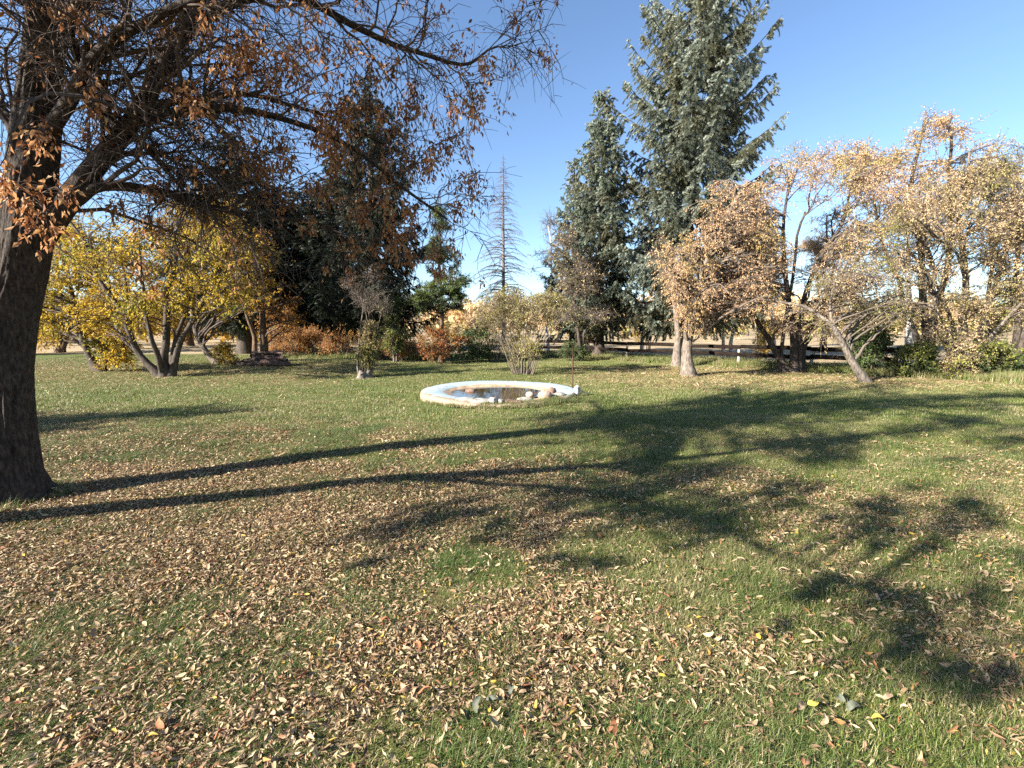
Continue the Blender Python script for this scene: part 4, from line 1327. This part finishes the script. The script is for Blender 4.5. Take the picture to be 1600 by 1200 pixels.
# shoots round a stump with one pale stem, left of the pond
def stump_shoots():
    Y = 15.1
    b = G(570, 590)
    root = thing('stump_tree', 'thin pale stem and leafy shoots growing from an old stump left of the pond', 'tree', b)
    # stump
    k, s = 6, 18
    zz = np.array([-.05, .02, .09, .15, .2, .16])
    rr = np.array([.3, .25, .2, .185, .17, .08])
    th = np.arange(s) * 2 * math.pi / s
    jag = 1 + .2 * np.sin(th * 3 + 1) + .16 * rng.normal(0, 1, s)
    V = np.stack([b[0] + rr[:, None] * jag * np.cos(th), b[1] + rr[:, None] * jag * np.sin(th), np.broadcast_to(zz[:, None], (k, s)) + (zz[:, None] > .12) * (.075 * rng.normal(0, 1, s))[None]], -1)
    ix = np.arange(k * s).reshape(k, s)
    F = np.stack([ix[:-1], np.roll(ix[:-1], -1, 1), np.roll(ix[1:], -1, 1), ix[1:]], -1).reshape(-1, 4)
    obj('stump', (V.reshape(-1, 3), F, ix[-1][None, [0, 6, 12]]), M['bark_grey'], root, True)
    st = [stem([(562, 588, Y), (558, 560, Y), (561, 525, Y), (565, 490, Y), (572, 450, Y), (582, 415, Y)], .04, .008),
          stem([(566, 588, Y), (570, 550, Y), (572, 510, Y), (560, 460, Y), (535, 435, Y)], .022, .006),
          stem([(574, 588, Y), (580, 550, Y), (592, 500, Y), (605, 470, Y)], .016, .005)]
    for _ in range(24):
        a = rng.uniform(-1, 1)
        st.append(stem([(572 + a * 10, 588, Y + rng.uniform(-.15, .15)), (573 + a * 14, 565, Y), (574 + a * 18, 540 + rng.uniform(-25, 18), Y)], .011, .004))
    plant('stump_tree', '', '', b, st, np.concatenate([crown([(575, 540, 18, 38, 1.5)], Y, .4, 36, .22), crown([(572, 465, 34, 30, .02), (548, 445, 22, 14, .02), (600, 480, 24, 24, .05), (585, 430, 20, 22, .02)], Y, .8, 34, .4)]),
          M['bark_grey'], M['twig_grey'], M['leaf_olive'], root=root, nb=6, nt=5, nl=6, lsize=.055, tl=.26, droop=0, sides=6, stem_name='shoot', twr=.0055)


stump_shoots()
FL = M['leaf_flame']
gshr = 'flame coloured shrubs at the far edge of the lawn'
for px, w, h, lab, Y in ((452, 62, 46, 'tawny orange shrub just right of the log pile', 25.2), (492, 60, 40, 'orange shrub second along the back edge from the log pile', 25.8), (532, 62, 42, 'rust orange shrub ending the row left of the dark trunk', 25.4),
                         (622, 52, 34, 'bright rust red shrub right of the dark spruce trunk', 22.4)):
    shrub('flame_shrub', lab, px, 0, w, h, FL, 26, Y=Y, group=gshr, nl=7, lsize=.1, lw=.3, tl=.4, droop=-.25, vase=.4, twig='twig_dead', stems=12)
shrub('straw_shrub', 'straw yellow low shrub between the rust red and the red green shrubs', 655, 0, 44, 28, M['leaf_mixed'], 20, Y=22.6, nl=7, lsize=.1, lw=.3, droop=-.2)
shrub('red_shrub', 'red and green rounded shrub left of the dark green shrub', 690, 0, 66, 58, M['leaf_red'], 38, Y=20.9, nl=7, lsize=.08)
shrub('green_shrub', 'dark green rounded shrub left of the twiggy vase-shaped shrub', 738, 0, 70, 54, M['leaf_green'], 38, Y=22.0, nl=7, lsize=.08)
shrub('young_tree', 'pale yellow green bushy sapling in front of the dark spruce', 617, 0, 40, 108, M['leaf_lime'], 34, Y=21.6, nl=6, lsize=.08, r=.42, vase=.35)
shrub('golden_shrub', 'small golden shrub at the left end of the log pile', 356, 572, 34, 34, M['leaf_gold'], 18, nl=7, lsize=.07)
shrub('orange_shrub', 'orange leaved shrub below the dark boughs behind the log pile', 440, 0, 60, 80, M['leaf_orange'], 30, Y=26.5, nl=5, lsize=.1)
shrub('dark_shrub', 'dusky purple brown shrub under the dark spruce boughs', 505, 0, 90, 75, M['leaf_red'], 26, Y=30.0, nl=3, lsize=.09, twig='twig_dark')
shrub('grey_shrub', 'grey twiggy shrub left of the vase-shaped shrub', 770, 0, 76, 72, M['leaf_mixed'], 34, Y=22.5, nl=.8, lsize=.07, tl=.4, nb=8)
# beyond the fence
shrub('golden_shrub', 'golden shrub seen beyond the fence under the grey twiggy tree', 915, 0, 60, 40, M['leaf_gold'], 24, Y=31.0, nl=6, lsize=.12)
shrub('golden_shrub', 'yellow shrub beyond the fence near the birch trunks', 1010, 0, 46, 60, M['leaf_gold'], 20, Y=34.0, nl=5, lsize=.12)
shrub('green_shrub', 'dark low evergreen bush at the fence foot behind the metal rod', 895, 0, 44, 32, M['leaf_green'], 20, Y=22.5, nl=7, lsize=.07)
shrub('green_shrub', 'tall dark green bush behind the slanting bare stem', 1355, 0, 56, 78, M['leaf_green'], 46, Y=16.3, nl=7, lsize=.085, r=.32)
shrub('green_shrub', 'green leafy bush left of the tangled clump', 1425, 588, 64, 50, M['leaf_lime'], 40, nl=7, lsize=.075)
shrub('yellow_shrub', 'yellow green brush at the foot of the tangled clump', 1482, 590, 60, 36, M['leaf_mixed'], 30, nl=5, lsize=.07)
shrub('green_shrub', 'grey green bush under the right side of the tangled clump', 1542, 590, 74, 56, M['leaf_lime'], 46, nl=7, lsize=.075)
shrub('green_shrub', 'dark green bush low at the right edge of the picture', 1580, 584, 44, 26, M['leaf_green'], 22, nl=7, lsize=.07)
shrub('red_shrub', 'low dark red shrub at the right edge of the picture', 1600, 0, 52, 16, M['leaf_red'], 18, Y=19.0, nl=8, lsize=.08)
shrub('golden_shrub', 'yellow leaved sapling between the two right-hand birches and dark stems', 1190, 0, 50, 70, M['leaf_gold'], 22, Y=22.5, nl=3.5, lsize=.08)

# ------------------------------------------------------------------ rail fence
def box_bar(A, B, w, h, n=2, jit=.0):
    """plank from A to B, w thick, h high"""
    A, B = np.array(A, float), np.array(B, float)
    d = unit(B - A)
    s = unit(np.cross(d, np.array([0, 0, 1.0])))
    u = np.cross(s, d)
    t = np.linspace(0, 1, n)
    V = []
    for q in t:
        c = A + (B - A) * q + np.array([0, 0, rng.normal(0, jit)])
        b = .012
        for x, y in ((-w / 2, -h / 2 + b), (-w / 2 + b, -h / 2), (w / 2 - b, -h / 2), (w / 2, -h / 2 + b), (w / 2, h / 2 - b), (w / 2 - b, h / 2), (-w / 2 + b, h / 2), (-w / 2, h / 2 - b)):
            V.append(c + s * x + u * y)
    V = np.array(V)
    ix = np.arange(n * 8).reshape(n, 8)
    F = np.stack([ix[:-1], ix[1:], np.roll(ix[1:], -1, 1), np.roll(ix[:-1], -1, 1)], -1).reshape(-1, 4)
    e0, e1 = ix[0], ix[-1]
    T = np.array([(e[0], e[i], e[i + 1]) if e is e1 else (e[0], e[i + 1], e[i]) for e in (e0, e1) for i in range(1, 7)])
    return V, F, T


def fence():
    pth = np.stack([FX, FY], -1)[:4]
    seg = np.linalg.norm(np.diff(pth, axis=0), axis=1)
    cum = np.concatenate([[0], np.cumsum(seg)])
    n = int(cum[-1] / 2.35)
    q = np.linspace(0, cum[-1], n + 1)
    P = np.stack([np.interp(q, cum, pth[:, 0]), np.interp(q, cum, pth[:, 1])], -1)
    root = thing('rail_fence', 'dark two-rail wooden fence on pale posts along the back of the lawn', 'fence', (P[0, 0], P[0, 1], 0))
    top = []
    for i, (x, y) in enumerate(P):
        g = float(gz(x, y))
        a = rng.normal(0, .03, 2)
        if i == 5:
            a = np.array([.16, -.1])
        A, B = np.array([x, y, g - .2]), np.array([x + a[0], y + a[1], g + .90 + rng.normal(0, .02)])
        obj('post', tubes(np.array([A, A * .5 + B * .5, B * .98 + A * .02, B]), np.array([.062, .058, .055, .04]), 9, True), M['post'], root, False)
        top.append((A, B))
    for i in range(n):
        for zf in (.82, .50):
            z0 = zf * 1.0
            g0, g1 = gz(*P[i]), gz(*P[i + 1])
            off = np.array([-.0, -.085, 0])
            A = np.array([*P[i], g0 + z0 + rng.normal(0, .018)]) + off
            B = np.array([*P[i + 1], g1 + z0 + rng.normal(0, .018)]) + off
            d = unit(B - A) * .004
            obj('rail', box_bar(A + d, B - d, .045, .165, 5, .004), M['rail'], root)
    return root


fence()

# ------------------------------------------------------------------ pond
def lathe(prof, c, seg=96, jit=.0, f=None):
    pr = np.array(prof, float)
    th = np.arange(seg) * 2 * math.pi / seg
    w = 1 + jit * (np.sin(th * 3 + 1) + .6 * np.sin(th * 5 + 2) + .4 * np.sin(th * 11))
    r = pr[:, 0:1] * w[None]
    V = np.stack([c[0] + r * np.cos(th), c[1] + r * np.sin(th), np.broadcast_to(pr[:, 1:2], r.shape)], -1)
    if f is not None:
        V = f(V, th, pr)
    k = len(pr)
    ix = np.arange(k * seg).reshape(k, seg)
    F = np.stack([ix[:-1], ix[1:], np.roll(ix[1:], -1, 1), np.roll(ix[:-1], -1, 1)], -1).reshape(-1, 4)
    return V.reshape(-1, 3), F[:, ::-1], None


def painted_concrete():
    m, t, out = newmat('worn_pale_blue_concrete')
    g = t.nodes.new('ShaderNodeNewGeometry')
    n1 = noise(t, 3.0, 6, .65, g.outputs['Position'])
    n2 = noise(t, 26, 4, .7, g.outputs['Position'])
    blue = ramp(t, [(.3, (.22, .29, .33)), (.6, (.31, .38, .42)), (.8, (.42, .46, .47))], n1)
    worn = ramp(t, [(.3, (.38, .31, .24)), (.7, (.56, .49, .4))], n2)
    f = ramp(t, [(.58, (0, 0, 0)), (.74, (1, 1, 1))], mathn(t, 'ADD', mathn(t, 'MULTIPLY', n1, .7), mathn(t, 'MULTIPLY', n2, .3)))
    c = mixc(t, blue, worn, f)
    at = t.nodes.new('ShaderNodeAttribute')
    at.attribute_name = 'dirt'
    dirt = ramp(t, [(.3, (.12, .085, .05)), (.55, (.3, .22, .15)), (.75, (.42, .34, .25))], n2)
    c = mixc(t, c, dirt, ramp(t, [(.4, (0, 0, 0)), (.6, (1, 1, 1))], mathn(t, 'ADD', at.outputs['Fac'], mathn(t, 'MULTIPLY', mathn(t, 'SUBTRACT', n1, .5), 1.1))))
    b = t.nodes.new('ShaderNodeBsdfPrincipled')
    b.inputs['Roughness'].default_value = .75
    t.links.new(c, b.inputs['Base Color'])
    bp = t.nodes.new('ShaderNodeBump')
    bp.inputs['Strength'].default_value = .3
    bp.inputs['Distance'].default_value = .01
    t.links.new(n2, bp.inputs['Height'])
    t.links.new(bp.outputs[0], b.inputs['Normal'])
    t.links.new(b.outputs[0], out.inputs[0])
    return m


def water_material():
    m, t, out = newmat('still_brown_water')
    b = t.nodes.new('ShaderNodeBsdfPrincipled')
    b.inputs['Base Color'].default_value = (.045, .03, .015, 1)
    b.inputs['Roughness'].default_value = .02
    b.inputs['IOR'].default_value = 1.33
    b.inputs['Specular IOR Level'].default_value = .9
    g = t.nodes.new('ShaderNodeNewGeometry')
    bp = t.nodes.new('ShaderNodeBump')
    bp.inputs['Strength'].default_value = .06
    bp.inputs['Distance'].default_value = .02
    t.links.new(noise(t, 6, 2, .5, g.outputs['Position']), bp.inputs['Height'])
    t.links.new(bp.outputs[0], b.inputs['Normal'])
    t.links.new(b.outputs[0], out.inputs[0])
    return m


M['conc'] = painted_concrete()
M['sediment'] = solid('tan_sediment', [(.2, .13, .08), (.36, .26, .17), (.46, .36, .26)], (7, 7, 7), bump=.4, bdist=.02)
pond = thing('garden_pond', 'round garden pond with pale blue concrete rim on the lawn', 'pond', (POND[0], POND[1], 0))


def dip(V, th, pr):
    V = V.copy()
    lo = np.exp(-((th - 5.05) / .75) ** 4)                      # near side sinks a little into the turf
    V[..., 2] -= .075 * lo[None] * (pr[:, 1:2] > .04)
    V[..., 2] += .008 * np.sin(th * 4)[None]
    return V


rim_o = obj('rim', lathe([(1.90, -.12), (1.885, .05), (1.872, .085), (1.845, .105), (1.80, .112), (1.55, .104), (1.36, .088), (1.31, .07)], POND, 120, .008, dip), M['conc'], pond, True)
rv = np.array([v.co[:] for v in rim_o.data.vertices])
ra, rr_ = np.mod(np.arctan2(rv[:, 1], rv[:, 0]), 2 * math.pi), np.hypot(rv[:, 0], rv[:, 1])
dv = np.clip(1.1 * np.exp(-((ra - 5.0) / .8) ** 4) + .75 * np.exp(-((ra - 3.95) / .7) ** 2) * (rr_ > 1.8) + .55 * (rr_ > 1.84), 0, 1)
rim_o.data.attributes.new('dirt', 'FLOAT', 'POINT').data.foreach_set('value', dv.astype(np.float32))
obj('basin', lathe([(1.315, .075), (1.25, .055), (1.12, .02), (.9, -.06), (.5, -.16), (.02, -.2)], POND, 120, .008, dip), M['sediment'], pond, True)
th = np.arange(96) * 2 * math.pi / 96
V = np.concatenate([[[POND[0], POND[1], .03]], np.stack([POND[0] + 1.17 * np.cos(th), POND[1] + 1.17 * np.sin(th), np.full(96, .03)], -1)])
obj('water', (V, None, np.array([(0, 1 + i, 1 + (i + 1) % 96) for i in range(96)])), water_material(), None, True, kind='structure')


def stone(name, label, pos, size, mat, seed):
    """lumpy boulder from a subdivided cube-sphere"""
    r = np.random.default_rng(seed)
    n = 9
    V, F, off = [], [], 0
    g = np.linspace(-1, 1, n)
    A, B = np.meshgrid(g, g)
    one = np.ones_like(A)
    faces = [np.stack(q, -1) for q in ((A, B, one), (B, A, -one), (one, A, B), (-one, B, A), (B, one, A), (A, -one, B))]
    for f in faces:
        V.append(f.reshape(-1, 3))
        ix = np.arange(n * n).reshape(n, n) + off
        F.append(np.stack([ix[:-1, :-1], ix[:-1, 1:], ix[1:, 1:], ix[1:, :-1]], -1).reshape(-1, 4))
        off += n * n
    V = np.concatenate(V)
    V = unit(V) * (1 - .35 * .5) + V * .35 * .5
    o = r.random(3) * 50
    d = 1 + .28 * (vn(V[:, 0] + V[:, 2] * .7 + o[0], V[:, 1] - V[:, 2] * .5 + o[1], 1.5, 2) - .5) + .14 * (vn(V[:, 0] * 2 - V[:, 2] + o[1], V[:, 1] * 2 + V[:, 2] + o[2], 1.9, 4) - .5)
    V = V * d[:, None] * np.array(size)
    a = r.uniform(0, 3.14)
    x = V[:, 0] * math.cos(a) - V[:, 1] * math.sin(a)
    y = V[:, 0] * math.sin(a) + V[:, 1] * math.cos(a)
    V = np.stack([x, y, V[:, 2]], -1) if size[0] < size[1] * 1.4 else V
    me = make_mesh(name, V, np.concatenate(F), None, True)
    me.materials.append(mat)
    ob = bpy.data.objects.new(name, me)
    COL.objects.link(ob)
    ob.location = [float(c) for c in pos]
    tag(ob, label, 'stone', 'stones along the near edge of the pond')
    return ob


def edge(px, py, z):
    k = (600.0 - py) / FPX
    dy, dz = CP + k * SP, k * CP - SP
    t = -(CAM_H - z) / dz
    return np.array([(px - 800.0) / FPX * t, dy * t, z])


for i, (px, py, z, sz, mt, lab) in enumerate((
        (728, 625, .08, (.21, .12, .06), 'stone_grey', 'flat grey stone at the left end of the row along the pond'),
        (752, 627, .07, (.24, .13, .06), 'stone_grey', 'long low grey slab beside the round white stone'),
        (771, 626, .09, (.1, .09, .075), 'stone_pale', 'round whitish stone in the pond edge row, larger of two pale ones'),
        (782, 628, .06, (.08, .08, .06), 'stone_pale', 'small round whitish stone right of the larger whitish one'),
        (801, 628, .05, (.2, .12, .05), 'stone_brown', 'flat brown stone in the middle of the pond edge row'),
        (820, 625, .06, (.17, .11, .06), 'stone_grey', 'low grey stone just left of the pinkish block'),
        (828, 617, .06, (.11, .09, .075), 'stone_tan', 'pinkish block standing in the pond water'),
        (851, 617, .11, (.15, .12, .1), 'stone_tan', 'large pinkish tan rock at the right side of the pond'),
        (862, 611, .16, (.11, .1, .08), 'stone_brown', 'brown rock perched behind the large pinkish tan rock'),
        (735, 611, .04, (.13, .09, .06), 'stone_brown', 'brown stone half sunk at the left of the pond water'),
        (742, 633, .02, (.14, .08, .05), 'stone_tan', 'crumbling tan stone outside the pond rim on the near side'),
        (873, 619, .05, (.2, .14, .1), 'stone_grey', 'mossy grey stone at the right end of the pond edge row'))):
    stone('stone', lab, edge(px, py, z), sz, M[mt], 100 + i)

rp = edge(894, 612, 0)
rod = obj('metal_rod', tubes(np.array([[rp[0], rp[1], -.15], [rp[0] + .005, rp[1], .5], [rp[0] + .012, rp[1], 1.18]]), np.array([.016, .016, .016]), 8, True), M['rust'])
tag(rod, 'thin rusty metal rod stuck upright beside the pond', 'rod')
q = edge(902, 612, .1)
o = stone('driftwood', 'bleached chunk of wood at the foot of the metal rod', q, (.08, .07, .16), M['driftwood'], 140)
o['category'] = 'wood'
del o['group']
stk = obj('stick', tubes(wig(np.linspace(edge(905, 610, .12), edge(920, 615, .02), 6)[None], .02), np.full((1, 6), .014) * np.linspace(1, .7, 6)[None], 7, True), M['driftwood'])
tag(stk, 'short pale stick lying beside the bleached chunk of wood', 'stick')

# tufts growing against the rim
p = np.stack([POND[0] + (POND_R + rng.normal(.06, .05, 130)) * np.cos(a_ := rng.uniform(0, 6.28, 130)), POND[1] + (POND_R + .05) * np.sin(a_)], -1)
a2 = rng.uniform(4.55, 5.85, 150)
r2_ = rng.uniform(1.55, 1.98, 150)
p2 = np.stack([POND[0] + r2_ * np.cos(a2), POND[1] + r2_ * np.sin(a2)], -1)
p = np.concatenate([p, p2])
gn_scatter('grass', np.c_[p, np.maximum(gz(p[:, 0], p[:, 1]), -.02) + (np.hypot(p[:, 0] - POND[0], p[:, 1] - POND[1]) < 1.85) * .03], rng.uniform(0, 6.28, len(p)), np.repeat(rng.uniform(.25, .5, (len(p), 1)), 3, 1), rng.integers(0, 3, len(p)),
           [blade_patch(90, .45, .1, .3, .012, 3, .5) for _ in range(3)], 'longer grass tufts growing against the pond rim')

a_ = rng.uniform(0, 6.28, 70)
tb = U(15, 790, 4.15)
p = np.stack([tb[0] + rng.uniform(.3, .48, 70) * np.cos(a_), 4.15 + rng.uniform(.3, .48, 70) * np.sin(a_)], -1)
gn_scatter('grass', np.c_[p, gz(p[:, 0], p[:, 1])], rng.uniform(0, 6.28, len(p)), np.repeat(rng.uniform(.25, .55, (len(p), 1)), 3, 1), rng.integers(0, 3, len(p)),
           [blade_patch(70, .4, .08, .26, .008, 4, .8) for _ in range(3)], 'longer grass at the foot of the big dark trunk')
a_ = rng.uniform(0, 6.28, 420)
r_ = .3 + np.abs(rng.normal(0, .22, 420))
p = np.stack([tb[0] + r_ * np.cos(a_), 4.15 + r_ * np.sin(a_)], -1)
scatter_leaves(np.c_[p, gz(p[:, 0], p[:, 1]) + rng.uniform(.01, .06, 420)], LT, .025, .055, .6, 'fallen leaves heaped against the big dark trunk')

# ------------------------------------------------------------------ log pile
def log(label, A, B, r, k):
    P = wig(np.linspace(A, B, 7)[None], .012)
    rr = r * (1 + rng.normal(0, .06, (1, 7)))
    V, F, T = tubes(P, rr, 10, True)
    c = np.array(A, float) * .5 + np.array(B) * .5
    root = thing('log', label, 'log', c, 'logs stacked in the pile under the trees')
    obj('bark', (V, F, None), M['log'], root, True)
    for e, f in ((P[0, 0], P[0, 1]), (P[0, -1], P[0, -2])):
        dd = unit(e - f)
        ref = np.array([0, 0, 1.0]) if abs(dd[2]) < .9 else np.array([1.0, 0, 0])
        u = unit(np.cross(dd, ref)); v = np.cross(dd, u)
        th = np.arange(10) * 2 * math.pi / 10
        ring = e + dd * .002 + r * .97 * (np.cos(th)[:, None] * u + np.sin(th)[:, None] * v)
        obj('cut_end', (np.concatenate([[e + dd * .003], ring]), None, np.array([(0, 1 + i, 1 + (i + 1) % 10) for i in range(10)])), M['log_end'], root)


Y = 19.3
pile = [  # px0,py0,px1,py1, dy0, dy1, r
    (362, 569, 402, 568, .5, -.2, .11), (372, 571, 414, 569, -.3, -.5, .10), (408, 567, 452, 566, -.3, .1, .16), (416, 570, 455, 569, -.6, -.3, .12), (388, 563, 440, 561, .4, .3, .11),
    (380, 564, 424, 563, -.2, .2, .10), (402, 558, 446, 560, .1, -.2, .10), (392, 556, 438, 554, .3, .3, .085), (398, 553, 440, 549, 0, .5, .06), (394, 550, 442, 552, .4, -.1, .05), (400, 566, 396, 556, -.4, .3, .07), (420, 559, 432, 548, .2, .0, .055)]
plab = ['long log low at the left end of the pile', 'log lying lowest at the front left of the pile', 'thickest log at the right end of the pile', 'log in front of the thickest log, on the ground', 'log in the second layer at the back of the pile',
        'log in the second layer at the front of the pile', 'log lying on top of the thickest log', 'slim log near the top of the pile, left side', 'thin pole lying on top of the pile, sloping up', 'thin pole across the top of the pile, sloping down',
        'short log propped on end at the front of the pile', 'short pole sticking up from the top of the pile']
for i, (a, b_, c_, d_, y0, y1, r) in enumerate(pile):
    A, B = U(a, b_, Y + y0), U(c_, d_, Y + y1)
    A[2], B[2] = max(A[2], r + .0), max(B[2], r + .0)
    log(plab[i], A, B, r, i)

# ------------------------------------------------------------------ far tree line
def treeline(name, label, x0, x1, y0, y1, n, hmin, hmax, mat, size):
    x = rng.uniform(x0, x1, n)
    y = rng.uniform(y0, y1, n)
    h = rng.uniform(hmin, hmax, n) * (.6 + .7 * vn(x, y * 0, .02, 3))
    k = np.repeat(np.arange(n), 150)
    e = ell(len(k))
    p = np.stack([x[k] + e[:, 0] * h[k] * .34, y[k] + e[:, 1] * h[k] * .34, gz(x, y)[k] + h[k] * (.52 + .46 * e[:, 2])], -1)
    g1 = leaves(p, rdir((len(k),)), size * 1.3 * rng.uniform(.6, 1.3, len(k)), .6, .1)
    P = np.stack([np.stack([x, y, gz(x, y) - .3], -1), np.stack([x, y, gz(x, y) + h * .55], -1)], 1)
    g2 = tubes(P, (h * .014)[:, None] * np.array([[1, .5]]), 4)
    return tag(obj(name, join(g1, g2), mat, kind='stuff'), label)


treeline('distant_woods', 'tan autumn woods far off beyond the field', -260, 300, 130, 230, 420, 7, 13, M['leaf_tan'], 1.0)
treeline('field_edge_trees', 'pale tan trees along the far side of the field', -30, 130, 70, 110, 110, 4.5, 8.5, M['leaf_haze'], .38)
treeline('distant_woods', 'dark green belt of spruces far off beyond the field', -120, 260, 190, 260, 120, 6, 12, M['needle_dark'], 1.1)
treeline('roadside_scrub', 'straw coloured scrub beyond the fence', -60, 80, 60, 100, 90, 1.6, 3.6, M['leaf_mixed'], .45)
treeline('roadside_scrub', 'golden scrub and saplings beyond the left lawn', -75, -14, 40, 60, 60, 2.5, 5.5, M['leaf_gold'], .45)
